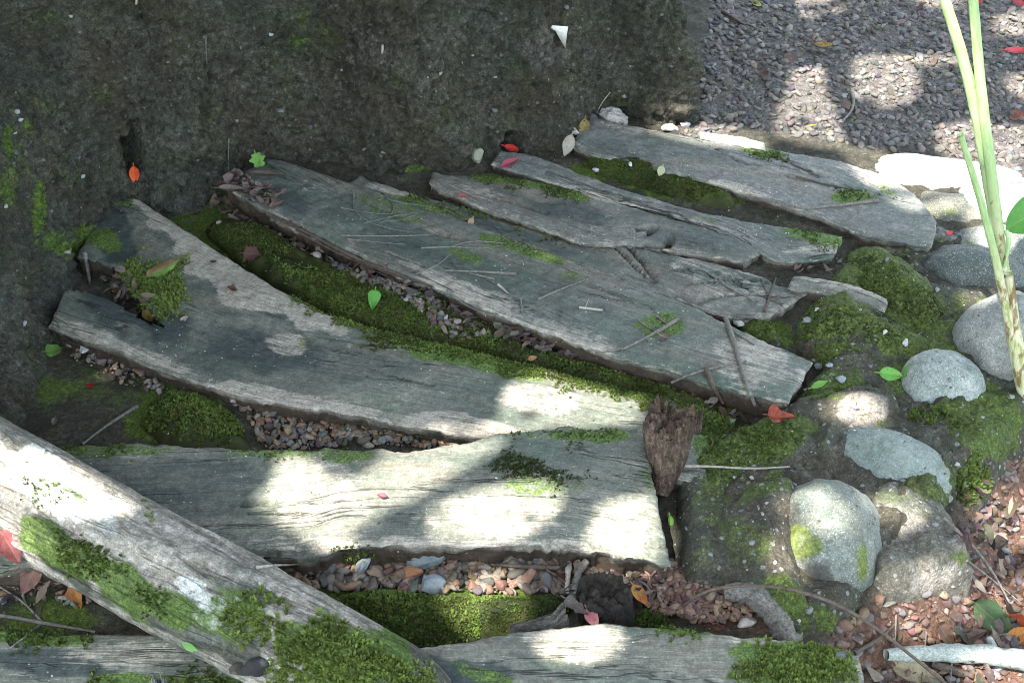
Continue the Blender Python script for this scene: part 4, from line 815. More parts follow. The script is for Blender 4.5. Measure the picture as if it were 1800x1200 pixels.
# ------------------------------------------------------------------ gravel (uncountable) and single pebbles
def stones(C, size, tints, sub=ICO1, flat=0.62, seed=0):
    k = len(C); bv, bf = sub; nv = len(bv)
    var = np.array([bv * (1 + 0.28 * fbm(bv * 1.0, 1.1, 2, 100 + s)[:, None]) for s in range(9)])
    # chop facets for angular chips
    for s in range(9):
        r2 = np.random.default_rng(s)
        for _ in range(9):
            d = r2.normal(size=3); d /= np.linalg.norm(d); h = r2.uniform(.42, .75); dd = var[s] @ d; ex = np.clip(dd - h, 0, None); var[s] -= ex[:, None] * d
    B = var[rng.integers(0, 9, k)]
    sc = np.stack([rng.uniform(.8, 1.3, k), rng.uniform(.6, 1.0, k), rng.uniform(.4, .8, k) * flat / .62], 1) * (size / 2)[:, None]
    B = B * sc[:, None, :]
    az = rng.uniform(0, 2 * np.pi, k); tx = rng.normal(0, .35, k); ty = rng.normal(0, .35, k)
    ca, sa = np.cos(az), np.sin(az)
    x = B[..., 0] * ca[:, None] - B[..., 1] * sa[:, None]; y = B[..., 0] * sa[:, None] + B[..., 1] * ca[:, None]; z = B[..., 2]
    z, x = z * np.cos(ty)[:, None] - x * np.sin(ty)[:, None], x * np.cos(ty)[:, None] + z * np.sin(ty)[:, None]
    z, y = z * np.cos(tx)[:, None] + y * np.sin(tx)[:, None], y * np.cos(tx)[:, None] - z * np.sin(tx)[:, None]
    V = np.stack([x, y, z], -1) + C[:, None, :]
    F = (bf[None] + (np.arange(k) * nv)[:, None, None]).reshape(-1, 3)
    return V.reshape(-1, 3), F, np.repeat(tints, nv, 0)
def pal(k, cols, var=0.25):
    c = np.array(cols)[rng.integers(0, len(cols), k)]; return np.clip(c * rng.uniform(1 - var, 1 + var, (k, 1)) + rng.normal(0, .006, (k, 3)), .005, 1)
def gravel(poly, n, smin, smax, cols, zoff=0.0, pw=2.2, surf=None, zmax=None):
    pl = np.asarray(poly); lo, hi = pl.min(0), pl.max(0); C = np.zeros((0, 2))
    while len(C) < n:
        q = lo + (hi - lo) * rng.random((n * 2, 2)); q = q[inpoly(q, pl)]; C = np.vstack([C, q])
    C = C[:n]; s = smin + (smax - smin) * rng.random(n)**pw
    z = hz(C[:, 0], C[:, 1]) if surf is None else np.array([drop(x, y) for x, y in C])
    C3 = np.c_[C, z + s * 0.12 + zoff]; tn = pal(n, cols); bigm = s > 0.0135
    if zmax is not None:
        okz = z < zmax; C3, tn, bigm, s = C3[okz], tn[okz], bigm[okz], s[okz]
        if not len(s): return
    V, F, T = stones(C3[~bigm], s[~bigm], tn[~bigm])
    if bigm.any():
        V2, F2, T2 = stones(C3[bigm], s[bigm], tn[bigm], ICO2); F = np.vstack([F, F2 + len(V)]); V = np.vstack([V, V2]); T = np.vstack([T, T2])
    o = mk('gravel', V, F, M_STONE, None, dict(tint=T), smooth=False); o['kind'] = 'stuff'; support(V, F); return o
GREYS = [(0.10, 0.094, 0.084), (0.125, 0.115, 0.103), (0.075, 0.07, 0.064), (0.17, 0.157, 0.142), (0.12, 0.10, 0.085), (0.06, 0.057, 0.052), (0.14, 0.118, 0.10), (0.10, 0.10, 0.097)]
REDS = [(0.145, 0.085, 0.06), (0.18, 0.115, 0.082), (0.105, 0.060, 0.043), (0.13, 0.115, 0.10), (0.085, 0.08, 0.078), (0.20, 0.15, 0.12), (0.12, 0.073, 0.053), (0.075, 0.046, 0.034), (0.125, 0.12, 0.115)]
BROWNS = [(0.15, 0.105, 0.07), (0.19, 0.13, 0.08), (0.11, 0.08, 0.06), (0.13, 0.12, 0.105), (0.075, 0.062, 0.05), (0.19, 0.16, 0.13), (0.11, 0.115, 0.11), (0.15, 0.085, 0.055), (0.065, 0.054, 0.042)]
gp = GREYP.copy(); gp[:, 1] = np.minimum(gp[:, 1], 4.3); gp[:, 0] = np.minimum(gp[:, 0], 2.1)
gravel(gp, 42000, 0.0035, 0.027, GREYS, -0.001, 3.6)
kp = KPOLY.copy(); kp = np.vstack([_kc[(_kc[:, 1] > 1.0)], [[1.6, 2.9], [1.6, 1.0]]]); 
gravel(kp, 36000, 0.0025, 0.026, REDS, -0.001, 4.2)
def gw(p, z=0.0): return W(p, z)[:, :2]
gravel(gw([(380, 690), (460, 705), (600, 735), (730, 755), (830, 775), (800, 800), (600, 800), (470, 800), (430, 740)], 0.01), 1100, 0.005, 0.022, BROWNS, 0.003, 1.7)
gravel(gw([(440, 985), (640, 965), (1000, 965), (1180, 1000), (1200, 1060), (1000, 1060), (760, 1055), (560, 1050), (440, 1010)], 0.01), 2600, 0.005, 0.030, BROWNS, 0.005, 2.2)
gravel(gw([(1120, 1030), (1200, 1010), (1290, 1045), (1335, 1090), (1260, 1110), (1160, 1090), (1110, 1060)], 0.02), 1300, 0.004, 0.020, REDS[:3] + REDS[6:8], 0.012, 2.0)
gravel(gw([(690, 505), (800, 555), (870, 590), (800, 598), (720, 545), (600, 480), (500, 418), (460, 390), (520, 408)], 0.05), 320, 0.006, 0.022, BROWNS + GREYS + [(0.3, 0.29, 0.27)], 0.0, 1.6, surf=True, zmax=0.075)
gravel(gw([(120, 600), (240, 650), (300, 690), (260, 700), (130, 640)], 0.02), 120, 0.006, 0.02, BROWNS, 0.004, 1.6)
gravel(gw([(0, 950), (140, 1010), (220, 1080), (0, 1080)], 0.01), 120, 0.006, 0.02, BROWNS, 0.002, 1.8)
gravel(gw([(150, 470), (230, 480), (280, 560), (200, 530)], 0.01), 60, 0.008, 0.026, BROWNS, 0.006, 1.5)
gravel(gw([(1300, 350), (1450, 380), (1480, 400), (1300, 375)], 0.03), 90, 0.006, 0.018, BROWNS, 0.01, 1.8, surf=True, zmax=0.068)
gravel(gw([(1390, 465), (1470, 455), (1480, 485), (1420, 485)], 0.03), 70, 0.006, 0.018, BROWNS, 0.0, 1.8, surf=True, zmax=0.068)

gravel(gw([(130, 570), (480, 300), (1050, 215), (1600, 345), (1420, 670), (1170, 950), (460, 950)], 0.08), 1500, 0.0012, 0.0055, BROWNS + [(0.3, 0.29, 0.26), (0.06, 0.045, 0.03), (0.4, 0.39, 0.36)], 0.0, 2.6, surf=True)
gravel(gw([(1180, 800), (1440, 600), (1400, 500), (1560, 420), (1700, 480), (1800, 650), (1740, 820), (1640, 900), (1420, 1000), (1200, 1000)], 0.07), 900, 0.0012, 0.007, BROWNS + GREYS + [(0.3, 0.3, 0.28)], 0.0, 2.4, surf=True)
# stones set into the wall and mortar: one part each
C, N = sample(WV, WF, 150, [(-100, -60), (1240, -60), (1200, 240), (400, 330), (100, 640), (-100, 800)], soft=20)
s = 0.005 + 0.016 * rng.random(len(C))**2.5
V_, F_, T_ = stones(C - N * (s * 0.12)[:, None], s, pal(len(C), [(0.15, 0.16, 0.16), (0.10, 0.11, 0.11), (0.22, 0.22, 0.21), (0.08, 0.08, 0.07), (0.06, 0.055, 0.045)]))
o = mk('embedded_stones', V_, F_, M_STONE, None, dict(tint=T_), smooth=False); o.parent = wall; o['kind'] = 'stuff'
for k, d in (('bed', 900), ('collar', 1600), ('kerb', 800), ('middle', 700), ('upper', 500), ('broken', 1200), ('shaggy', 300), ('back', 700)):
    o_, V, F = LM[k]; C, N = sample(V, F, d, None, 0.2)
    if not len(C): continue
    s = 0.004 + 0.014 * rng.random(len(C))**2.5
    V_, F_, T_ = stones(C - N * (s * 0.1)[:, None], s, pal(len(C), [(0.17, 0.18, 0.18), (0.12, 0.13, 0.13), (0.26, 0.26, 0.24), (0.10, 0.10, 0.08)]))
    o = mk('embedded_stones', V_, F_, M_STONE, None, dict(tint=T_), smooth=False); o.parent = o_; o['kind'] = 'stuff'

def pebble(label, px, py, size, col, r=(1, .75, .55), name='pebble', cat='pebble', seed=None, zf=None):
    c, n = hit(px, py)
    if zf is None and ('front plank' in label or 'sunlit plank edge' in label or 'gravel' in label or 'litter' in label or 'leaning on the long' in label): zf = 0.036
    if zf is not None: c = W([(px, py)], zf)[0]
    bv, bf = ICO3; sd = seed if seed is not None else int(px + py)
    V = bv * (1 + 0.25 * fbm(bv, 1.2, 2, sd)[:, None]); r2 = np.random.default_rng(sd)
    for _ in range(6):
        d = r2.normal(size=3); d /= np.linalg.norm(d); dd = V @ d; V = V - np.clip(dd - r2.uniform(.55, .8), 0, None)[:, None] * d
    V = V * np.array(r) * size / 2; V = V @ rotm(r2.normal() * .2, r2.normal() * .2, r2.uniform(0, 6)).T + c + np.array([0, 0, size * 0.12])
    t = np.array(col)[None] * (1 + 0.15 * fbm(V, 120, 3, sd))[:, None]
    o = mk(name, V, bf, M_STONE, None, dict(tint=t), smooth=True); return tag(o, label, cat)
WHT = (0.42, 0.42, 0.40); BLU = (0.17, 0.20, 0.20)
for a in [('blue-grey chip standing in the gravel under the sunlit plank edge', 635, 1000, .030, (0.22, 0.26, 0.26)), ('large flat slate stone tucked under the front edge of the sunlit plank', 748, 985, .052, (0.14, 0.17, 0.17)),
          ('flat slate stone at the rim of the bright moss cushion', 758, 1032, .046, (0.15, 0.18, 0.19)), ('orange brick coloured stone below the front plank', 725, 1008, .028, (0.26, 0.12, 0.06)),
          ('tan stone left of the orange one below the front plank', 660, 1008, .030, (0.17, 0.13, 0.09)), ('white crumb lying on the green moss cushion below the front plank', 715, 1108, .013, WHT),
          ('pale chip among the red crumbs near the curved root', 1312, 1095, .028, (0.36, 0.33, 0.29)), ('grey-blue pebble on the bright moss mat at the bottom', 1477, 1155, .018, (0.08, 0.09, 0.095)),
          ('white stone chip on the brown mossy mound', 1592, 603, .015, (0.36, 0.38, 0.37)), ('round grey pebble stuck in the brown mossy mound', 1420, 565, .020, (0.15, 0.17, 0.17)),
          ('cream pebble on the brown mossy mound', 1555, 585, .011, (0.4, 0.38, 0.34)), ('oval slate pebble on the mortar beside the green leaf', 1478, 667, .020, (0.18, 0.21, 0.22)), ('pale blue pebble by the slanted plank end', 1460, 645, .017, (0.22, 0.25, 0.26)),
          ('blue pebble left of the pale one by the slanted plank end', 1440, 643, .019, (0.20, 0.23, 0.24)), ('white oval pebble behind the slanted plank end', 1298, 569, .020, (0.34, 0.36, 0.32)), ('white pebble in the upper moss strip', 1048, 300, .015, WHT),
          ('cream stone on the far side of the upper moss strip', 1108, 290, .012, WHT), ('pale wedge stone lying at the wall foot left of the brown leaf', 1010, 234, .024, (0.36, 0.33, 0.30)),
          ('white quartz chip at the left foot of the wall', 148, 616, .026, (0.44, 0.47, 0.45)), ('small pale sliver right of the quartz chip', 168, 628, .020, (0.33, 0.36, 0.35)),
          ('grey stone in the gravel between the two long planks', 700, 748, .024, (0.15, 0.17, 0.17)), ('brown stone leaning on the long plank edge', 735, 745, .026, (0.23, 0.15, 0.10)), ('tan pebble near the left end of the gravel strip', 506, 757, .019, (0.24, 0.17, 0.09)),
          ('pale pebble near the moss cushion in the gravel strip', 412, 706, .020, (0.25, 0.22, 0.19)), ('slate pebble at the right end of the gravel strip', 780, 760, .024, (0.13, 0.15, 0.15)),
          ('grey stone in the litter beside the twig strewn plank', 836, 560, .024, (0.20, 0.21, 0.20)), ('white stone in the litter beside the twig strewn plank', 862, 570, .017, (0.34, 0.36, 0.35)),
          ('tan pebble by the curled bark in the moss hollow', 385, 392, .014, (0.25, 0.20, 0.15)), ('white pebble between the farthest plank and the wall', 1205, 222, .024, (0.5, 0.46, 0.44)), ('long white stone at the far edge of the farthest plank', 1175, 228, .05, (0.46, 0.45, 0.42), (1, .45, .3)),
          
          ('black charred lump below the mossy log', 453, 1175, .045, (0.018, 0.018, 0.020)), ('dark brown stone by the charred lump below the log', 425, 1178, .035, (0.04, 0.035, 0.03)),
          ('small blue-grey stone high on the wall', 475, 62, .013, (0.30, 0.33, 0.32)), ('grey stone bulging from the wall above the plank roots', 495, 195, .018, (0.13, 0.155, 0.16)), ('pale stone in the wall at the left edge', 30, 198, .014, (0.22, 0.25, 0.25)),
          ('second pale stone just below it in the wall at the left edge', 36, 211, .012, (0.24, 0.27, 0.26)), ('white chip in the wall near the green streak', 145, 311, .013, (0.35, 0.39, 0.39))]:
    pebble(*a)
t0 = pebble('pale mortar scrap with rough top on the wall shoulder', 840, 277, .040, (0.16, 0.17, 0.12), (1, .7, .8)); 

# ------------------------------------------------------------------ twigs, roots, stakes
def tube(P3, rad, sides=8, rough=0.12, seed=0, caps=True):
    P3 = np.asarray(P3, float); n = len(P3); rad = np.broadcast_to(np.asarray(rad, float), (n,)) if np.ndim(rad) else np.full(n, rad)
    tg = np.gradient(P3, axis=0); tg /= np.maximum(np.linalg.norm(tg, axis=1), 1e-9)[:, None]
    ref = np.array([0, 0, 1.0]) if abs(tg[n // 2, 2]) < .85 else np.array([0, 1.0, 0])
    a = np.cross(tg, ref); a /= np.linalg.norm(a, axis=1)[:, None]; b = np.cross(a, tg); th = np.linspace(0, 2 * np.pi, sides, endpoint=False)
    ring = a[:, None] * np.cos(th)[None, :, None] + b[:, None] * np.sin(th)[None, :, None]
    nz = 1 + rough * fbm((P3[:, None] + ring * rad[:, None, None]).reshape(-1, 3), 90, 3, seed).reshape(n, sides)
    V = P3[:, None] + ring * (rad[:, None] * nz)[..., None]; V = V.reshape(-1, 3)
    F = [gridF(n, sides, 0, True)]
    if caps: F += [np.arange(sides)[None, ::-1].copy(), (np.arange(sides) + (n - 1) * sides)[None]]
    ln = np.r_[0, np.cumsum(np.linalg.norm(np.diff(P3, axis=0), axis=1))]
    uv = np.c_[np.repeat(ln, sides) * 10, np.tile(th, n)]
    return V, F, uv
def joinp(parts):
    V = []; F = {}; U = []; off = 0
    for v, f, u in parts:
        V.append(v); U.append(u)
        for x in f: F.setdefault(x.shape[1], []).append(x + off)
        off += len(v)
    return np.vstack(V), [np.vstack(x) for x in F.values()], np.vstack(U)
T_GREY = twig_mat((0.055, 0.050, 0.042), (0.19, 0.18, 0.155)); T_BRN = twig_mat((0.035, 0.026, 0.020), (0.11, 0.085, 0.065)); T_PALE = twig_mat((0.17, 0.15, 0.12), (0.36, 0.34, 0.29)); T_GRN = twig_mat((0.04, 0.06, 0.045), (0.13, 0.15, 0.12))
T_WHT = twig_mat((0.13, 0.15, 0.13), (0.36, 0.39, 0.35))
def laid(pts, r, lift=0.0, n=None, ease=3):
    pts = np.array(pts, float); q = resample(chaikin(pts, 2), n or max(8, int(len(pts) * 6)))
    h = hits(q); z = h[:, 2].copy()
    # a stiff twig bridges hollows: smooth the support heights upward
    for _ in range(ease):
        zz = np.pad(z, 1, 'edge'); z = np.maximum(z, (zz[:-2] + zz[2:]) / 2 - 0.0005)
    for _ in range(2):
        zz = np.pad(z, 1, 'edge'); z = 0.25 * zz[:-2] + .5 * z + .25 * zz[2:]
    g = W(q, z + r * .8 + lift) if False else np.array([W([q[i]], z[i] + r * .8 + lift)[0] for i in range(len(q))])
    return g
def twig(label, paths, mat, cat='twig', name='twig', lift=0.0, sides=8):
    parts = []
    for pts, r in paths:
        r = r * .80 if r < .012 else r
        P3 = laid(pts, r, lift); n = len(P3); rad = r * (1 - 0.45 * np.linspace(0, 1, n)) * (1 + 0.15 * fbm(P3, 40, 2, n))
        parts.append(tube(P3, rad, sides, 0.2, n))
    V, F, U = joinp(parts); o = mk(name, V, F, mat, None, None, U); return tag(o, label, cat)

twig('knobbly grey twig lying across the slanted end of the twig strewn plank', [([(1275, 558), (1290, 598), (1300, 640), (1314, 680), (1328, 714)], .0058), ([(1284, 580), (1305, 592), (1326, 606)], .0025), ([(1296, 618), (1278, 618)], .0015)], T_GREY)
twig('long thin twig meeting the knobbly one on the plank end', [([(1180, 672), (1220, 655), (1260, 645), (1312, 634)], .003)], T_GREY)
twig('stout short twig leaning off the near edge of the slanted plank end', [([(1240, 646), (1254, 680), (1272, 710)], .0055)], T_BRN)
twig('forked grey twig with a bend over the near plank edge', [([(1192, 560), (1165, 577), (1138, 592), (1092, 615)], .0045), ([(1140, 592), (1095, 613), (1045, 622)], .003), ([(1155, 555), (1170, 568)], .0025), ([(1120, 560), (1140, 577), (1160, 580)], .0022)], T_GREY)
twig('straight stick lying flat in the middle of the twig strewn plank', [([(908, 481), (860, 478), (780, 475)], .0034), ([(868, 490), (826, 480)], .0026)], T_GREY)
twig('pale curved twig on the plank above the litter', [([(945, 526), (990, 506), (1042, 487)], .0026)], T_GREY)
twig('tangle of curly vine stems at the wall end of the twig strewn plank', [([(622, 340), (620, 368), (642, 388), (684, 402), (735, 410)], .0022), ([(672, 338), (695, 362), (684, 384), (660, 396)], .002), ([(640, 392), (700, 378), (745, 372)], .002), ([(680, 350), (715, 358), (748, 362)], .002), ([(655, 378), (690, 392), (735, 375)], .0016), ([(600, 365), (650, 375), (720, 378)], .0018)], T_GRN, cat='vine')
twig('upper of two parallel thin stems on the plank below the vine tangle', [([(600, 414), (680, 415), (758, 413)], .0025)], T_GREY)
twig('lower of two parallel thin stems below the vine tangle', [([(610, 420), (670, 426), (715, 430)], .002)], T_GREY)
twig('thin forked stem along the green stain on the twig strewn plank', [([(740, 436), (795, 433), (850, 438), (885, 430)], .002), ([(795, 433), (830, 422), (890, 428)], .002)], T_GREY)
twig('short thin stem rising left of the forked one on the plank', [([(730, 482), (770, 466), (792, 446)], .0018)], T_GREY)
twig('short pale splinter above the brown litter on the plank', [([(876, 500), (893, 515)], .003)], T_PALE)
twig('pale broken twig with a side sprig right of the litter', [([(1018, 540), (1060, 545)], .0035), ([(1028, 541), (1035, 525)], .0016)], T_PALE)
twig('slender stem along the lower edge of the twig strewn plank', [([(785, 510), (830, 545), (875, 552)], .0022)], T_GREY)
twig('crossed twigs sticking up behind the brown litter', [([(900, 545), (955, 540)], .002), ([(915, 525), (918, 552)], .003)], T_GREY)
twig('grey forked twig on the splintered plank tip', [([(1252, 482), (1275, 500), (1300, 515), (1330, 531)], .0036), ([(1258, 496), (1258, 482)], .0028), ([(1262, 492), (1278, 490)], .002)], T_GREY)
twig('small twig with a mossy top at the splintered plank tip', [([(1344, 548), (1353, 520), (1364, 488)], .003), ([(1338, 490), (1345, 508), (1352, 522)], .002)], T_BRN)
twig('slim grey twig at the tip of the farthest plank', [([(1545, 352), (1500, 358), (1455, 362), (1410, 368), (1350, 350)], .0042), ([(1532, 355), (1540, 342)], .002)], T_GREY)
twig('dark fine stem by the moss on the farthest plank', [([(1375, 279), (1405, 294), (1440, 310)], .0018)], T_BRN)
twig('long dark stem on the lower half of the farthest plank', [([(1400, 310), (1450, 324), (1512, 336)], .002)], T_BRN)
twig('dark stem at the wall end of the farthest plank', [([(1195, 233), (1235, 250)], .0018)], T_BRN)
twig('grey stick propped on the front plank beside the left moss cushion', [([(242, 714), (195, 742), (145, 780)], .0042)], T_GREY)
twig('pale forked stick at the left border under the log', [([(-20, 1077), (70, 1093), (168, 1110)], .0046), ([(75, 1093), (40, 1055), (-5, 1028)], .0026), ([(74, 1095), (45, 1118), (14, 1141)], .0026), ([(40, 1045), (45, 1060), (72, 1090)], .0022)], T_GREY)
twig('thin bleached twig bridging the crack at the mortar bed', [([(1190, 819), (1250, 819), (1320, 824), (1388, 820)], .0028)], T_PALE)
twig('wiry stem rising from the wall gravel right of the red moss leaf', [([(1660, 910), (1710, 958), (1748, 1008), (1776, 1062)], .0036), ([(1700, 985), (1760, 1030), (1795, 1060)], .002)], T_GREY, lift=0.01)
twig('dead grey stick leaning at the wall beside the notch', [([(149, 446), (154, 470), (158, 498)], .0055)], T_GREY)
twig('dark stick in the gravel under the front plank', [([(985, 998), (930, 996), (872, 992)], .0055)], T_BRN)
twig('dark slanting stick by the charred stump', [([(1020, 1045), (985, 1015), (960, 1000)], .004)], T_BRN)
twig('pale reed piece under the front plank beside the log', [([(450, 997), (485, 993), (524, 991)], .0028)], T_PALE)
twig('short thick grey twig standing against the charred stump', [([(1000, 990), (998, 1015), (997, 1040)], .0065)], T_PALE)
twig('stalk of bark bent beside the charred stump', [([(1032, 985), (1015, 1008), (1008, 1040)], .009)], T_GREY)
twig('pale curved twig on the shady gravel path', [([(1498, 158), (1502, 190), (1482, 212)], .0045)], T_GREY)
twig('short stick on the gravel by the wall corner', [([(1290, 103), (1338, 105)], .004)], T_BRN)
twig('thick dark stick at the top of the wall corner', [([(1270, 20), (1310, 45)], .006)], T_BRN)
twig('thin stick on the gravel left of the stalks', [([(1640, 242), (1682, 275)], .0025)], T_BRN)
twig('pale hair root hanging high on the wall face', [([(362, 62), (362, 88), (364, 112)], .0018)], T_GREY)
twig('faint hair root low on the wall left of the green leaf', [([(402, 243), (401, 310)], .0014)], T_GREY)
twig('white grass stem sprouting at the wall foot', [([(1052, 192), (1060, 178), (1073, 162)], .0018)], T_PALE)
twig('fine rootlet slanting up at the moss hollow', [([(325, 395), (350, 380), (375, 350)], .002)], T_BRN)
twig('short rootlet beside the slanting one at the moss hollow', [([(320, 378), (345, 372), (370, 362)], .0018)], T_BRN)
twig('dark broken stick half buried below the white branch', [([(1640, 1166), (1680, 1180), (1712, 1188)], .009)], T_BRN)
twig('reddish bent stem beside the moss mat', [([(1502, 1147), (1540, 1125), (1572, 1098)], .0045)], T_BRN)
twig('leftmost thin upright stem before the white branch', [([(1575, 1080), (1573, 1140), (1578, 1165)], .0016)], T_GREY, lift=0.01)
twig('middle thin upright stem before the white branch', [([(1628, 1110), (1624, 1160), (1620, 1200)], .0018)], T_GREY, lift=0.01)
twig('rightmost thin upright stem before the white branch', [([(1677, 1130), (1672, 1170), (1670, 1215)], .0018)], T_GREY, lift=0.01)
twig('split strip of plank edge hanging along the litter groove', [([(470, 376), (540, 408), (620, 452), (700, 482), (760, 505)], .0045), ([(520, 405), (600, 448), (690, 490)], .003), ([(560, 420), (640, 465), (735, 498)], .003)], T_BRN, name='splinter', cat='splinter')
br = twig('stout pale lichened branch on the red gravel at the lower right', [([(1850, 1168), (1740, 1150), (1650, 1146), (1558, 1150)], .017), ([(1745, 1148), (1742, 1128), (1738, 1120)], .010)], T_WHT, cat='branch', name='branch', sides=20)

# long arching vine in the air
vp = [(1195, 1068, .05), (1240, 1036, .09), (1300, 1028, .10), (1370, 1030, .14), (1430, 1045, .16), (1490, 1070, .14), (1550, 1110, .10), (1610, 1158, .06), (1680, 1215, .02)]
V3 = resample(chaikin(np.array([W([(a, b)], z)[0] for a, b, z in vp]), 2), 60); v, f, u = tube(V3, 0.0022, 8, .15, 5); tag(mk('vine', v, f, T_BRN, None, None, u), 'long brown vine arching in front of the largest boulder', 'vine')
# curved root by the mortar bed
rp = [(1275, 1040, .05), (1310, 1040, .055), (1345, 1058, .05), (1372, 1090, .04), (1390, 1130, .02)]
V3 = resample(chaikin(np.array([W([(a, b)], z)[0] for a, b, z in rp]), 2), 60); v, f, u = tube(V3, np.linspace(.012, .024, 60), 20, .25, 7); tag(mk('root', v, f, T_GREY, None, None, u), 'curved grey root hugging the red crumbs before the mortar bed', 'root')
support(v, f[0])

def stake(label, pts, rads, mat, seed, name='stake', cat='stake', sharp=0.5, tr=0.8):
    A_ = resample(chaikin(np.array([np.r_[W([(a, b)], z)[0], r] for (a, b, z), r in zip(pts, rads)]), 2), 90); m = 70
    th = np.linspace(0, 2 * np.pi, m, endpoint=False); tg = np.gradient(A_[:, :3], axis=0); tg /= np.linalg.norm(tg, axis=1)[:, None]
    a = np.cross(tg, [0, 1, 0]); a /= np.linalg.norm(a, axis=1)[:, None]; b = np.cross(a, tg)
    ring = a[:, None] * np.cos(th)[None, :, None] + b[:, None] * np.sin(th)[None, :, None] * 0.8
    hh = np.repeat(np.linspace(0, 1, 90), m); tt = np.tile(th, 90)
    nz = 1 + sharp * 0.30 * fbm(np.c_[hh * 3.0, np.cos(tt) * 3.5, np.sin(tt) * 3.5], 1, 4, seed) + sharp * .22 * fbm(np.c_[hh * 2, np.cos(tt) * 11, np.sin(tt) * 11], 1, 3, seed + 1)
    V = np.repeat(A_[:, :3], m, 0) + ring.reshape(-1, 3) * (np.repeat(A_[:, 3], m) * nz)[:, None]
    top = sstep(0.75, 1.0, hh); V[:, 2] += tr * top * 0.022 * fbm(np.c_[np.cos(tt) * 5, np.sin(tt) * 5, tt * 0], 1, 3, seed + 2) * 1.5
    c = A_[-1, :3]; cap = len(V); Rm = V[-m:].copy(); rings_ = [np.c_[Rm[:, :2] * (1 - s_) + c[:2] * s_, c[2] + (Rm[:, 2] - c[2]) * (1 - s_)**3.5 - 0.008 * s_] + np.c_[np.zeros((m, 2)), 0.012 * fbm(np.c_[np.cos(th) * 3.5 * (1 - s_), np.sin(th) * 3.5 * (1 - s_), th * 0], 1, 4, seed + 4)] for s_ in (.06, .14, .24, .36, .5, .65, .8, .98)]
    V = np.vstack([V] + rings_); F = gridF(90 + 8, m, 0, True)
    o = mk(name, V, F, mat); tag(o, label, cat); support(V, F); return o
stake('rotten reddish brown stake standing jagged at the square plank end', [(1160, 870, .04), (1168, 835, .06), (1172, 800, .09), (1172, 760, .115), (1178, 735, .145)], [.012, .022, .031, .037, .036], rot_mat('rotten stake wood', (0.024, 0.014, 0.009), (0.075, 0.050, 0.034), (0.20, 0.155, 0.12)), 3, sharp=.34)
stake('black charred stump rising from the gravel under the front plank', [(1070, 1095, .02), (1065, 1075, .045), (1063, 1055, .07), (1063, 1040, .095)], [.036, .038, .038, .036], rot_mat('charred wood', (0.006, 0.005, 0.004), (0.016, 0.013, 0.010), (0.05, 0.038, 0.028)), 9, name='stump', cat='stump', sharp=.22, tr=.35)
stake('small splintered wood knot leaning beside the brown stake', [(1225, 770, .055), (1222, 750, .07), (1225, 735, .085)], [.006, .010, .008], rot_mat('knot wood', (0.05, 0.03, 0.025), (0.13, 0.085, 0.07), (0.26, 0.20, 0.18)), 14, name='wood_chunk', cat='wood chunk')
stake('grey splinter chunk lying at the foot of the charred stump', [(900, 1110, .065), (950, 1103, .075), (995, 1085, .085)], [.010, .014, .012], rot_mat('grey chunk wood', (0.03, 0.028, 0.024), (0.075, 0.07, 0.06), (0.17, 0.16, 0.14)), 17, name='wood_chunk', cat='wood chunk')
stake('pale round lump under the plank at the bottom left border', [(275, 1215, .05), (280, 1205, .065), (282, 1200, .07)], [.010, .012, .009], rot_mat('pale lump', (0.1, 0.11, 0.1), (0.2, 0.21, 0.2), (0.3, 0.31, 0.3)), 19, name='wood_chunk', cat='wood chunk', sharp=.2)

# leaf litter and bark scraps in the groove (uncountable), plus fibres
def litter(poly, n, smin, smax, cols, zoff=0.002, zmax=0.068):
    pl = gw(poly, 0.05); lo, hi = pl.min(0), pl.max(0); C = np.zeros((0, 2))
    while len(C) < n: q = lo + (hi - lo) * rng.random((n, 2)); C = np.vstack([C, q[inpoly(q, pl)]])
    C = C[:n]; Vs = []; Fs = []; Ts = []; off = 0
    for x, y in C:
        z = drop(x, y)
        if z > zmax: continue
        L = rng.uniform(smin, smax); Wd = L * rng.uniform(.12, .6); k = 6
        u = np.linspace(-.5, .5, k); cu = rng.normal(0, .5); tw = rng.normal(0, .8)
        row = np.stack([u * L, 0 * u, cu * L * (u * u) + 0 * u], 1); wv = Wd * np.sqrt(np.clip(1 - (2 * u)**2, .05, 1)) * (1 + .3 * rng.normal(size=k)) / 2
        crossv = np.stack([0 * u, np.cos(tw * u), np.sin(tw * u)], 1) * wv[:, None]; mid = row + np.c_[np.zeros((k, 2)), -abs(rng.normal(0, .25)) * wv]
        B = np.stack([row - crossv, mid, row + crossv], 1).reshape(-1, 3) @ rotm(rng.normal(0, .5), rng.normal(0, .35), rng.uniform(0, 6.3)).T + [x, y, z + zoff + rng.uniform(0.001, .012)]
        Vs.append(B); Fs.append(gridF(k, 3, off)); off += len(B); Ts.append(np.repeat(pal(1, cols), len(B), 0))
    if not Vs: return
    o = mk('leaf_litter', np.vstack(Vs), np.vstack(Fs), M_LIT, None, dict(tint=np.vstack(Ts))); o['kind'] = 'stuff'
M_LIT = tint_mat('litter', .85, 120)
LIT = [(0.055, 0.036, 0.028), (0.085, 0.058, 0.045), (0.035, 0.024, 0.019), (0.11, 0.08, 0.065), (0.13, 0.11, 0.09)]
litter([(865, 562), (890, 560), (980, 588), (1060, 622), (1040, 634), (940, 618), (880, 600)], 170, .012, .040, LIT, zmax=0.078)
litter([(372, 340), (430, 338), (500, 372), (490, 392), (400, 380)], 130, .010, .038, LIT, zmax=0.12)
litter([(490, 400), (600, 455), (740, 520), (860, 580), (840, 590), (660, 500), (480, 412)], 120, .008, .026, LIT, zmax=0.075)
litter([(1530, 1110), (1760, 1090), (1820, 1180), (1560, 1200)], 60, .015, .05, LIT + [(0.16, 0.12, 0.09)])
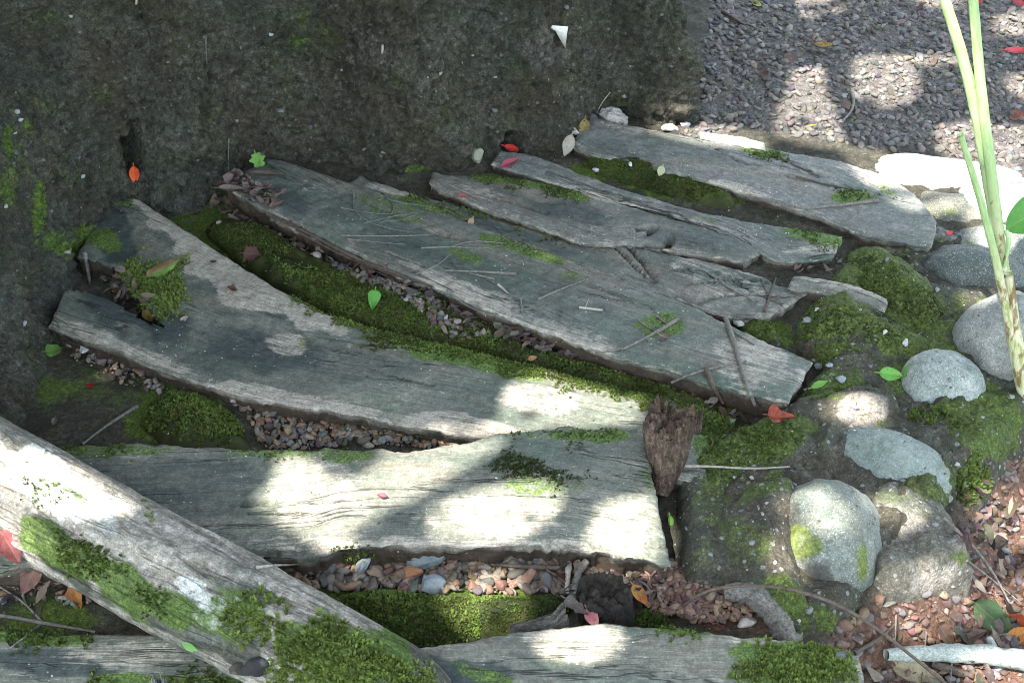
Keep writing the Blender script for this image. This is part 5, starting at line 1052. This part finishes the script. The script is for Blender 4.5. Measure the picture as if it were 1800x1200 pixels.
litter([(980, 975), (1180, 1005), (1150, 1050), (1000, 1050)], 60, .012, .04, LIT)
litter([(1370, 458), (1470, 452), (1460, 485), (1400, 490)], 40, .010, .026, LIT)
litter([(0, 960), (120, 1010), (160, 1060), (0, 1060)], 24, .012, .04, LIT)
litter([(160, 470), (230, 490), (280, 565), (200, 530)], 24, .010, .03, LIT)
litter([(1240, 660), (1340, 690), (1340, 730), (1250, 720)], 40, .010, .03, LIT)
litter([(1250, 0), (1800, 0), (1800, 250), (1250, 200)], 60, .012, .04, LIT)
litter([(1560, 1090), (1700, 1060), (1820, 1090), (1820, 1190), (1540, 1180)], 60, .008, .035, LIT)
litter([(1680, 850), (1800, 800), (1820, 1080), (1700, 1060)], 70, .012, .045, LIT + [(0.16, 0.12, 0.09)])

# ------------------------------------------------------------------ single fallen leaves
def leaf(label, px, py, L, Wd, dirpx, c0, c1, split=0, curl=.25, fold=.35, lift=.004, tilt=None, spots=.6, shape='oval', cat='leaf', name='leaf', seed=None, twist=0.0):
    c, nrm = hit(px, py); sd = seed if seed is not None else int(px * 3 + py); r2 = np.random.default_rng(sd)
    if tilt is not None: nrm = np.array(tilt, float)
    else: nrm = nrm + r2.normal(0, .12, 3)
    nrm /= np.linalg.norm(nrm)
    a = R(dirpx); d = np.array([1, 0, 0]) * math.cos(a) + UPV * -math.sin(a)
    ray = rays([(px, py)])[0]; d = d - ray * ((d @ nrm) / (ray @ nrm)); d /= np.linalg.norm(d); e = np.cross(nrm, d)
    n, m = 28, 13; u = np.linspace(0, 1, n); v = np.linspace(-1, 1, m)
    prof = np.sin(np.pi * u**0.85)**0.8 * (1 - 0.25 * u) if shape == 'oval' else np.sin(np.pi * np.clip(u, 0, 1)**0.55)**0.9 * (1 - .2 * u)
    if shape == 'ragged': prof = prof * (1 + .35 * fbm(np.c_[u * 7, u * 0, u * 0 + sd], 1, 3, sd))
    prof = np.maximum(prof, .015)
    X = np.repeat((u - .5) * L, m); half = np.repeat(prof * Wd / 2, m); VV = np.tile(v, n); Y = VV * half
    Z = np.abs(VV)**1.3 * half * fold + curl * L * (np.repeat(u, m) - .45)**2 + .05 * Wd * fbm(np.c_[X * 40, Y * 40, X * 0 + sd], 1, 2, sd) + twist * X * VV * .5
    Z = Z + .10 * Wd * fbm(np.c_[X * 70, Y * 70, X * 0 + sd + 5], 1, 2, sd + 1) * np.abs(VV); B = c + nrm * lift + X[:, None] * d + Y[:, None] * e + (Z - Z.min() * .6)[:, None] * nrm
    uv = np.c_[np.repeat(u, m), np.tile((v + 1) / 2, n)]
    st = np.array([c + nrm * (lift + curl * L * .2) - d * L * (.5 + s_ * .18) + nrm * (curl * L * .03) * s_ for s_ in np.linspace(0, 1, 6)])
    root = empty(name, tuple(c)); tag(root, label, cat); mat = leaf_mat(c0, c1, split, spots)
    mk('blade', B, gridF(n, m), mat, root, None, uv); v_, f_, u_ = tube(st, np.linspace(.0014, .0009, 6), 6, .1); mk('leaf_stalk', v_, f_, mat, root, None, u_ * .1)
    return root
GN = (0.07, 0.17, 0.025); GB = (0.12, 0.27, 0.05); BR = (0.10, 0.055, 0.03); BD = (0.055, 0.03, 0.022); RD = (0.38, 0.03, 0.02); PU = (0.11, 0.055, 0.05); OR = (0.33, 0.13, 0.03); YG = (0.24, 0.28, 0.04)
leaf('big leaf half green half brown lying on the moss tuft by the notch', 290, 477, .066, .032, -28, (0.13, 0.21, 0.05), (0.17, 0.10, 0.055), 1, .1, .15, .010, tilt=(-.05, -.35, .9))
leaf('small scalloped bright green leaf at the wall beside the bark litter', 456, 289, .044, .030, 70, GB, GB, 0, .1, .3, .008, tilt=(.1, -.7, .6), shape='ragged')
leaf('orange-red leaf hanging in the dark wall crack', 235, 305, .036, .022, 85, (0.55, 0.09, 0.02), (0.50, 0.05, 0.02), 0, .2, .6, .012, tilt=(.3, -.85, .3))
leaf('purple brown dry leaf on the moss hollow', 450, 448, .050, .034, 5, PU, (0.075, 0.04, 0.035), 0, .15, .25, .005, shape='ragged')
leaf('curled light green leaf scrap on the moss left of centre', 537, 475, .050, .020, 14, GB, GN, 0, .5, .5, .004, shape='ragged')
leaf('heart shaped green leaf standing on the moss strip', 655, 529, .038, .024, 100, (0.06, 0.22, 0.03), (0.07, 0.25, 0.04), 0, .1, .5, .008, tilt=(.2, -.7, .6), shape='heart')
leaf('small dark red leaf on the bare soil at the left', 162, 682, .030, .011, 18, RD, (0.25, 0.02, 0.02), 0, .2, .4)
leaf('green leaf slipped under the plank foot at the wall', 96, 616, .042, .020, -8, GN, (0.10, 0.17, 0.04), 0, .1, .3, shape='ragged')
leaf('tiny yellow-green leaf on the long plank', 533, 609, .016, .008, 55, YG, YG, 0, .2, .3)
leaf('whitish bark flake on the long plank by the notch', 326, 566, .020, .014, 60, (0.45, 0.42, 0.36), (0.40, 0.36, 0.28), 0, .1, .2, shape='ragged', cat='bark flake', name='bark_flake')
leaf('crumpled dark brown scrap on the pale part of the long plank', 411, 513, .021, .017, 35, BD, BR, 0, .6, .6, shape='ragged')
leaf('tiny black scrap on the pale part of the long plank', 378, 463, .012, .007, 5, BD, BD, 0, .3, .3)
leaf('oval brown leaf beside the knobbly twig top', 1263, 562, .034, .024, 35, (0.10, 0.055, 0.04), (0.12, 0.075, 0.055), 0, .15, .2)
leaf('crinkled brown leaf by the forked twig', 1172, 597, .032, .022, -15, (0.13, 0.085, 0.065), BR, 0, .4, .4, shape='ragged')
leaf('small bright green leaf lying on the mortar', 1441, 678, .030, .014, -22, GB, (0.16, 0.33, 0.07), 0, .1, .3)
leaf('bright green leaf leaning on the round pale boulder', 1563, 660, .040, .026, 8, (0.10, 0.30, 0.05), GB, 0, .1, .4, .010, tilt=(0, -.6, .7))
leaf('darker green leaf stub behind the one leaning on the pale boulder', 1589, 652, .026, .015, -60, GN, GN, 0, .1, .4, .008, tilt=(.3, -.6, .6))
leaf('crumpled red and black leaf on the mortar bed', 1370, 736, .044, .028, 5, (0.30, 0.04, 0.015), (0.02, 0.012, 0.01), 0, .5, .7, .006, shape='ragged')
leaf('triangular red brown leaf below the log at the left border', 56, 1016, .048, .032, 115, (0.16, 0.075, 0.06), (0.12, 0.06, 0.045), 0, .2, .3, .01, tilt=(.1, -.6, .7))
leaf('dark red leaf pressed under the log at the left border', 20, 962, .055, .034, 60, (0.20, 0.05, 0.05), (0.14, 0.04, 0.04), 0, .2, .3, .015, tilt=(.2, -.6, .7))
leaf('orange brown curled leaf below the log', 139, 1052, .045, .022, 75, OR, (0.20, 0.09, 0.03), 0, .3, .5, .008, tilt=(0, -.6, .7), shape='ragged')
leaf('round pale green leaf resting on the dark corner plank', 338, 1131, .026, .019, 10, (0.14, 0.30, 0.10), (0.14, 0.30, 0.10), 0, .1, .25)
leaf('bright red leaf poking from the hole in the wall foot', 902, 263, .038, .016, 18, (0.50, 0.02, 0.02), RD, 0, .3, .5, .010, tilt=(0, -.7, .6))
leaf('magenta spindle shaped leaf below the bright red one', 897, 288, .040, .018, -25, (0.26, 0.03, 0.06), (0.10, 0.04, 0.05), 0, .2, .5, .008, tilt=(0, -.6, .7))
leaf('beige dead leaf standing in the gap at the far plank root', 995, 255, .046, .028, 110, (0.26, 0.23, 0.19), (0.30, 0.28, 0.24), 0, .2, .4, .012, tilt=(.2, -.8, .4))
leaf('olive brown leaf standing at the far plank root', 1025, 226, .042, .026, 95, (0.17, 0.13, 0.03), (0.08, 0.05, 0.02), 0, .2, .4, .012, tilt=(.1, -.8, .4))
leaf('yellow and rust leaf on the shaded gravel path', 1452, 84, .055, .022, 5, (0.30, 0.26, 0.06), (0.22, 0.08, 0.03), 0, .3, .4)
leaf('yellow-green leaf on the gravel at the top edge', 1332, 11, .048, .018, 30, YG, (0.28, 0.28, 0.07), 0, .2, .4)
leaf('pink-red leaf on the gravel at the right border', 1786, 91, .060, .020, -2, (0.45, 0.05, 0.07), RD, 0, .2, .4)
leaf('rusty leaf on the gravel right of the stalks', 1793, 206, .050, .026, 5, (0.24, 0.09, 0.06), (0.18, 0.07, 0.05), 0, .2, .4)
leaf('small yellow leaf in the sunlit gravel strip', 1427, 224, .026, .008, -12, (0.5, 0.33, 0.04), (0.5, 0.33, 0.04), 0, .1, .3)
leaf('dark dry leaf on the gravel near the wall corner', 1342, 136, .040, .026, 50, BD, (0.08, 0.05, 0.045), 0, .4, .5, shape='ragged')
leaf('tiny red leaf at the top right corner', 1720, 4, .020, .012, 40, RD, RD, 0, .2, .3)
leaf('wine red leaf at the top right border', 1795, 10, .040, .018, 20, (0.25, 0.03, 0.04), RD, 0, .2, .3)
leaf('long green leaf tip in the gravel by the front plank', 745, 773, .042, .013, 14, (0.06, 0.20, 0.04), GN, 0, .1, .4)
leaf('small green leaf clinging to the square plank end', 1173, 917, .022, .012, 85, GB, GB, 0, .1, .3, .006, tilt=(.5, -.6, .5))
leaf('large leathery dark green leaf on the lower right gravel', 1742, 1092, .068, .048, 40, (0.045, 0.085, 0.03), (0.06, 0.10, 0.04), 0, .25, .3, .015, tilt=(-.1, -.45, .85))
leaf('glossy red leaf at the right border above the orange one', 1792, 1083, .040, .024, 10, (0.28, 0.04, 0.02), (0.35, 0.10, 0.03), 0, .2, .4, .012)
leaf('orange leaf at the right border', 1788, 1114, .042, .026, -25, (0.40, 0.17, 0.04), OR, 0, .2, .4, .010)
leaf('dusty red leaf above the glossy red one at the right border', 1785, 1056, .042, .024, 5, (0.24, 0.10, 0.08), (0.18, 0.08, 0.07), 0, .2, .3, .010)
leaf('curved beige dead leaf at the bottom below the white branch', 1608, 1186, .075, .036, 18, (0.28, 0.24, 0.15), (0.20, 0.17, 0.10), 0, .2, .5, .012, tilt=(0, -.4, .9))
leaf('dark brown leaf on the red gravel above the white branch', 1650, 1112, .055, .030, 60, (0.075, 0.045, 0.035), BR, 0, .3, .4, .010)
leaf('grey brown leaf next to the white branch fork', 1702, 1126, .060, .028, -20, (0.11, 0.075, 0.06), BD, 0, .3, .4, .010)
leaf('brown leaf half under the green leathery one', 1718, 1108, .050, .028, 25, (0.14, 0.09, 0.065), BR, 0, .3, .4, .008)
leaf('yellow-orange leaf beside the charred stump', 1121, 1045, .034, .020, 55, (0.42, 0.22, 0.05), (0.40, 0.12, 0.04), 0, .2, .4, .008, tilt=(.2, -.6, .7))
leaf('pinkish dry leaf at the foot of the charred stump', 1042, 1085, .030, .020, 60, (0.38, 0.13, 0.15), (0.25, 0.12, 0.12), 0, .3, .4, .010, tilt=(-.1, -.6, .7))
leaf('torn dark leaf left of the charred stump', 1018, 1066, .040, .020, 35, (0.075, 0.065, 0.06), (0.12, 0.10, 0.095), 0, .4, .5, .012, tilt=(-.2, -.6, .7), shape='ragged')
leaf('red fleck on the grey slab near the stalk', 1668, 412, .018, .010, -30, (0.5, 0.04, 0.03), RD, 0, .2, .3)
leaf('small pink leaf on the brown split plank', 815, 347, .020, .010, 10, (0.35, 0.07, 0.06), (0.28, 0.06, 0.05), 0, .2, .3)
leaf('tan leaf tip standing on the edge of the twig strewn plank', 826, 391, .020, .013, 115, (0.26, 0.17, 0.11), (0.26, 0.17, 0.11), 0, .2, .3, .006, tilt=(.2, -.8, .5))
leaf('cream leaf standing in the upper moss strip', 1160, 301, .022, .018, 110, (0.30, 0.32, 0.18), (0.33, 0.33, 0.2), 0, .2, .3, .008, tilt=(.1, -.8, .5))
leaf('brown bark curl at the wall end of the twig strewn plank', 412, 338, .060, .016, 3, (0.16, 0.13, 0.105), (0.11, 0.085, 0.07), 0, .2, .8, .010, cat='bark curl', name='bark_curl')
leaf('longer flat bark strip above the bark curl', 470, 313, .085, .014, 3, (0.10, 0.075, 0.06), (0.07, 0.05, 0.04), 0, .05, .5, .010, cat='bark strip', name='bark_strip')
leaf('coiled dry leaf on the plank right of the bark litter', 487, 367, .032, .018, -25, (0.13, 0.08, 0.07), BD, 0, .7, .9, .006)
leaf('tiny magenta petal on the front plank', 674, 875, .014, .010, 10, (0.35, 0.06, 0.09), (0.25, 0.05, 0.07), 0, .5, .6, cat='petal', name='petal')
leaf('violet petal on the pale mortar', 1505, 718, .014, .007, 10, (0.18, 0.14, 0.40), (0.18, 0.14, 0.40), 0, .3, .3, cat='petal', name='petal')
leaf('small orange petal on the moss strip edge', 938, 628, .018, .010, -15, (0.40, 0.20, 0.10), (0.40, 0.20, 0.10), 0, .2, .3, cat='petal', name='petal')
leaf('yellow brown leaf jammed in the notch tip', 262, 556, .026, .018, 50, (0.20, 0.16, 0.03), (0.16, 0.09, 0.03), 0, .3, .4, .012, tilt=(.1, -.7, .6))
leaf('grey dry leaf on the soil at the left', 97, 745, .022, .012, 100, (0.14, 0.12, 0.11), (0.10, 0.09, 0.08), 0, .3, .4)

# triangular paper scrap stuck on the wall
c, nrm = hit(982, 60); tri = W([(966, 42)], 0)[0]
def onwall(px, py, off=0.004):
    h, n_ = hit(px, py); return h + nrm * off
pts = np.array([onwall(*p) for p in [(966, 42), (994, 44), (993, 56), (989, 82), (976, 56), (968, 51)]]); ctr = pts.mean(0)
n_ = np.cross(pts[1] - pts[0], pts[3] - pts[0]); n_ /= np.linalg.norm(n_); n_ = n_ if n_ @ (CAM - ctr) > 0 else -n_
pts = pts - ((pts - ctr) @ n_)[:, None] * n_ + n_ * .006
k = len(pts); V = np.vstack([pts + n_ * .0006, pts - n_ * .0006]); F = [np.arange(k)[None], np.arange(k, 2 * k)[None, ::-1].copy(), np.array([[i, i + k, (i + 1) % k + k, (i + 1) % k] for i in range(k)])]
pm = NT('paper'); pn = pm.noise(pm.obj(), 120, 5, .7)
tag(mk('paper_scrap', V, F, pm.fin(pm.ramp(pn, [(.35, (0.42, 0.43, 0.40)), (.6, (0.62, 0.62, 0.58))]), pm.bump(pn, .4, .002)), smooth=False), 'white triangular paper scrap stuck to the wall', 'paper scrap')
for lb, a_, b_ in [('thin white chip on the wall near the top left', (241, -4), (240, 10)), ('slim curved white sliver on the wall left of the paper scrap', (673, 80), (672, 96))]:
    Pp = np.array([onwall(*a_, .004), onwall(*b_, .004)]); Pp = resample(Pp, 8); v, f, u = tube(Pp, np.r_[.001, np.full(6, .0026), .001], 8, .2); tag(mk('chip', v, f, T_PALE, None, None, u), lb, 'chip')

# ------------------------------------------------------------------ plant with tall stalks at the right
def stalk_mat():
    n = NT('green stalk'); u = n.uv(); sp = n.n('SeparateXYZ'); n.put(sp.inputs[0], u); o = n.obj()
    f = n.noise(n.map(u, (4, 1.2, 1)), 1, 5, .6); g = n.noise(n.map(o, (60, 60, 22)), 1, 4, .6); h = n.noise(n.map(u, (1, 14, 1)), 1, 3)
    c = n.ramp(f, [(.35, (0.20, 0.31, 0.12)), (.6, (0.30, 0.41, 0.20)), (.8, (0.40, 0.46, 0.30))])
    low = n.attr('low'); c = n.mix(low, c, n.mix(n.ramp(f, [(.45, 0), (.6, 1)]), (0.46, 0.44, 0.30), (0.24, 0.28, 0.10)))
    c = n.mix(n.ramp(n.math('ADD', g, n.math('MULTIPLY', low, .12)), [(.64, 0), (.70, .8)]), c, (0.14, 0.055, 0.03))
    c = n.mix(n.ramp(h, [(.5, 0), (.7, .3)]), c, (0.12, 0.2, 0.05))
    return n.fin(c, n.bump(h, .3, .001), .4)
M_ST = stalk_mat()
bz = -0.075; B0 = W([(1822, 790)], bz)[0]
# the stalks lean a little; their feet stand in the red gravel
def up3(px, py, depth_y):
    d = rays([(px, py)])[0]; t = depth_y / d[1]; return CAM + d * t
yb = B0[1]
root = empty('tall_plant', tuple(B0)); tag(root, 'tall green stalked plant leaning at the right border', 'plant')
main = [(1822, 790, 0), (1800, 690, .0), (1775, 560, .01), (1757, 430, .02), (1735, 300, .03)]
st1 = main + [(1715, 190, .04), (1690, 90, .05), (1660, 0, .06), (1635, -90, .07), (1600, -220, .09)]
st2 = main[:4] + [(1742, 300, .02), (1728, 190, .03), (1718, 90, .04), (1711, 0, .05), (1704, -90, .06), (1690, -230, .08)]
st3 = [(1790, 640, .0), (1768, 540, -.01), (1745, 430, -.015), (1716, 325, -.02), (1688, 236, -.025)]
for pts, r0, r1 in [(st1, .0125, .0062), (st2, .0112, .0056), (st3, .0078, .0042)]:
    P3 = resample(chaikin(np.array([up3(a, b, yb + c_) for a, b, c_ in pts]), 3), 120); v, f, u = tube(P3, np.linspace(r0, r1, 120), 24, .05, 3)
    low = 1 - sstep(.35, .62, np.repeat(np.linspace(0, 1, 120), 24))
    mk('stalk', v, f, M_ST, root, dict(low=low), u)
# sheath round the foot and one leaf
P3 = resample(np.array([up3(1826, 800, yb - .006), up3(1800, 680, yb - .006), up3(1782, 570, yb - .002), up3(1772, 480, yb)]), 60); v, f, u = tube(P3, np.linspace(.0155, .0075, 60), 24, .06, 8); mk('sheath', v, f, M_ST, root, dict(low=np.ones(len(v))), u)
lc = up3(1800, 385, yb + .02); n, m = 24, 11; uu_ = np.linspace(0, 1, n); d = np.array([.75, .1, .55]); d /= np.linalg.norm(d); nr = np.array([-.35, -.75, .55]); nr -= d * (nr @ d); nr /= np.linalg.norm(nr); e = np.cross(nr, d)
pr = np.sin(np.pi * uu_**.8)**.8 * .028 + .0006; VV = np.tile(np.linspace(-1, 1, m), n); X = np.repeat(uu_ * .13 - .03, m); Y = VV * np.repeat(pr, m)
B = lc + X[:, None] * d + Y[:, None] * e + (np.abs(Y) * .3 - .4 * X**2)[:, None] * nr
mk('leaf', B, gridF(n, m), leaf_mat((0.05, 0.18, 0.03), (0.07, 0.22, 0.04), 0, .15), root, None, np.c_[np.repeat(uu_, m), (VV + 1) / 2])
for q_, dv in ((up3(1600, -218, yb + .09), (-.7, .25, .45)), (up3(1690, -228, yb + .08), (.6, .35, .55)), (up3(1650, -30, yb + .065), (-.5, .6, .75))):
    d_ = np.array(dv); d_ /= np.linalg.norm(d_); n0 = np.array([0, -.2, 1.0]); n0 -= d_ * (n0 @ d_); n0 /= np.linalg.norm(n0); e_ = np.cross(n0, d_)
    if q_[2] < .86: continue
    X_ = np.repeat(uu_ * .30, m); Y_ = VV * np.repeat(pr * 1.7, m); B_ = q_ + X_[:, None] * d_ + Y_[:, None] * e_ + (np.abs(Y_) * .3 - 1.2 * X_**2)[:, None] * n0
    mk('leaf', B_, gridF(n, m), leaf_mat((0.05, 0.18, 0.03), (0.07, 0.22, 0.04), 0, .15), root, None, np.c_[np.repeat(uu_, m), (VV + 1) / 2])
pt = np.array([up3(1764, 470, yb), up3(1775, 425, yb + .005), lc + d * -.03]); v, f, u = tube(resample(chaikin(pt, 2), 20), .0035, 10, .05); mk('leaf_stalk', v, f, M_ST, root, dict(low=np.zeros(len(v))), u)

# ------------------------------------------------------------------ unseen tree overhead, its crown gaps cut to place the sun patches
def onsun(P3): P3 = np.atleast_2d(P3); return P3[:, :2] - SUNV[None, :2] * (P3[:, 2:3] / SUNV[2])
GAPS = [  # sun patch outlines that the crown openings are shaped to
 [(462, 885), (485, 862), (495, 820), (510, 785), (560, 815), (590, 845), (640, 840), (690, 808), (730, 786), (790, 768), (850, 745), (930, 735), (1010, 738), (960, 752), (890, 768), (850, 800), (760, 845), (690, 890), (625, 918), (600, 930), (660, 972), (600, 968), (540, 932), (490, 905)],
 [(890, 715), (910, 665), (960, 655), (1040, 685), (1135, 705), (1115, 742), (1000, 745), (890, 735)],
 [(765, 890), (850, 868), (900, 848), (960, 850), (985, 872), (945, 925), (880, 942), (765, 940)],
 [(1065, 890), (1150, 868), (1162, 905), (1148, 1000), (1075, 985), (1035, 950)],
 [(770, 1042), (900, 1030), (920, 1070), (885, 1112), (840, 1120)],
 [(965, 1118), (1060, 1092), (1085, 1118), (1060, 1145), (985, 1162), (955, 1142)],
 [(1375, 885), (1420, 855), (1480, 875), (1512, 925), (1450, 925), (1395, 912)],
 [(1355, 965), (1385, 935), (1420, 945), (1420, 985), (1395, 1030), (1365, 1005)],
 [(1545, 1010), (1640, 992), (1710, 970), (1715, 1020), (1610, 1066), (1555, 1066)],
 [(1550, 1085), (1690, 1045), (1715, 1085), (1610, 1125)],
 [(1690, 330), (1890, 325), (1890, 440), (1725, 432)], [(1530, 880), (1600, 868), (1625, 905), (1560, 925)],
 [(1720, 885), (1820, 870), (1830, 950), (1735, 955)], [(1740, 1040), (1830, 1010), (1830, 1060), (1760, 1075)], [(1700, 1170), (1820, 1165), (1830, 1210), (1720, 1210)],
 [(1450, 715), (1480, 695), (1540, 705), (1545, 735), (1470, 738)],
 [(1520, 890), (1560, 868), (1590, 890), (1560, 915)],
 [(-60, 740), (0, 780), (120, 822), (245, 896), (150, 905), (60, 880), (-60, 830)], [(-40, 900), (0, 900), (60, 930), (120, 990), (60, 970), (-40, 940)],
 [(1335, 40), (1380, 5), (1450, -10), (1495, 15), (1400, 32), (1360, 52)],
 [(1395, 120), (1445, 120), (1450, 170), (1485, 262), (1365, 245), (1370, 200), (1390, 160)],
 [(1505, 102), (1605, 98), (1608, 172), (1560, 188), (1508, 165)],
 [(1600, 100), (1690, 100), (1690, 115), (1600, 112)],
 [(1480, 258), (1640, 280), (1720, 300), (1860, 310), (1860, 425), (1760, 420), (1700, 358), (1625, 376), (1590, 362), (1550, 335), (1515, 305)],
 [(1150, 205), (1235, 222), (1340, 232), (1340, 262), (1240, 250), (1150, 232)],
 [(1650, 225), (1720, 215), (1820, 230), (1820, 310), (1720, 300), (1660, 270)], [(1755, 30), (1830, 20), (1830, 60), (1750, 60)], [(1760, 135), (1830, 130), (1830, 180), (1790, 165)], [(1600, -20), (1700, -20), (1680, 10), (1620, 10)],
 [(1000, 1005), (1160, 985), (1150, 1015), (1100, 1010)], [(845, 1015), (900, 1010), (910, 1035), (850, 1035)],
]
def widen(g): c = g.mean(0); d_ = g - c; return g + d_ / np.maximum(np.linalg.norm(d_, axis=1), 1e-6)[:, None] * .008
gaps2 = [widen(onsun(hits(resample(np.vstack([g, g[:1]]), 28)[:-1]))) for g in GAPS]
stp = resample(np.array([up3(1640, -60, yb + .05), up3(1728, 260, yb + .03)]), 20); gl = onsun(stp)
dd = np.array([-(gl[-1] - gl[0])[1], (gl[-1] - gl[0])[0]]); dd /= np.linalg.norm(dd)
gaps2.append(np.vstack([gl + dd * .030, gl[::-1] - dd * .045]))
N_B = 50000; sm = []
for g in gaps2:
    lo, hi = g.min(0) - .14, g.max(0) + .14; q = lo + (hi - lo) * rng.random((int(9000 * (hi - lo).prod() / .02 * .25) + 1500, 2)); dq = dline(q, g, True); sm.append(q[np.where(inpoly(q, g), rng.random(len(q)) < .5, dq < .12)])
sm = np.vstack(sm); N_L = N_B + len(sm)
cs = np.vstack([np.c_[rng.uniform(-1.9, 2.5, N_B), rng.uniform(0.55, 4.6, N_B)], sm]); small = np.arange(N_L) >= N_B
print('crown leaves', N_L); hgt = np.where(small, rng.uniform(2.7, 3.2, N_L), rng.uniform(2.9, 3.9, N_L))
ctr3 = np.c_[cs + SUNV[None, :2] * (hgt / SUNV[2])[:, None], hgt]
Ll = np.where(small, rng.uniform(.022, .045, N_L), rng.uniform(.07, .13, N_L)); Wl = Ll * rng.uniform(.42, .6, N_L)
az = rng.uniform(0, 2 * np.pi, N_L); d = np.c_[np.cos(az), np.sin(az), rng.normal(-.15, .3, N_L)]; d /= np.linalg.norm(d, axis=1)[:, None]
nr = np.c_[rng.normal(0, .35, N_L), rng.normal(0, .35, N_L), np.ones(N_L)] + .5 * SUNV; e = np.cross(nr, d); e /= np.linalg.norm(e, axis=1)[:, None]
prof = [(-.5, 0), (-.2, .46), (.12, .42), (.5, 0)]
pp = [ctr3 + d * (-.5 * Ll)[:, None]] + [ctr3 + d * (a * Ll)[:, None] + s_ * e * (b * Wl)[:, None] for s_ in (1, -1) for a, b in prof[1:3]] + [ctr3 + d * (.5 * Ll)[:, None]]
bad = np.zeros(N_L, bool)
for g in gaps2:
    for p in pp + [ctr3]: bad |= inpoly(onsun(p), g)
fl = fbm(cs, 13, 3, 333); keep = ~bad | (small & (fl > .22) & (rng.random(N_L) < .002))
pp = [p[keep] for p in pp]; kk = keep.sum()
CV = np.stack(pp, 1).reshape(-1, 3); ii = np.arange(kk)[:, None] * 6
CF = [np.vstack([ii + [0, 1, 2, 5], ii + [0, 5, 4, 3]])]
ct = pal(kk, [(0.05, 0.10, 0.02), (0.07, 0.13, 0.025), (0.04, 0.085, 0.02)])
tree = empty('unseen_shade_tree', (-4.6, 0.2, 0)); tag(tree, 'unseen leafy shade tree overhead, its gaps cut to dapple the planks', 'tree')
cm = NT('crown leaf'); ca = cm.attr('tint', True); cm.fin(ca, None, .5); tr = cm.n('BsdfTranslucent'); cm.put(tr.inputs[0], ca); mx = cm.n('MixShader'); mx.inputs[0].default_value = .25
cm.t.links.new(cm.b.outputs[0], mx.inputs[1]); cm.t.links.new(tr.outputs[0], mx.inputs[2]); cm.t.links.new(mx.outputs[0], cm.out.inputs[0])
mk('crown', CV, CF, cm.m, tree, dict(tint=np.repeat(ct, 6, 0)), smooth=False)
tp = resample(chaikin(np.array([[-4.6, .2, -.3], [-4.5, .3, 1.5], [-4.2, .5, 2.6], [-3.6, .8, 3.7], [-3.2, 1.0, 4.3]]), 2), 60); v, f, u = tube(tp, np.linspace(.19, .07, 60), 24, .1, 3); mk('trunk', v, f, T_BRN, tree, None, u)
for a in [(-2.2, -.4), (-1.0, .4), (-.2, 1.2), (.3, 2.4), (-.9, 2.6), (-2.4, 2.6)]:
    lp = resample(chaikin(np.array([tp[38], [(tp[38][0] + a[0]) / 2, (tp[38][1] + a[1]) / 2, 4.0], [a[0], a[1], 3.95]]), 2), 40); v, f, u = tube(lp, np.linspace(.05, .01, 40), 10, .1, 4); mk('limb', v, f, T_BRN, tree, None, u)
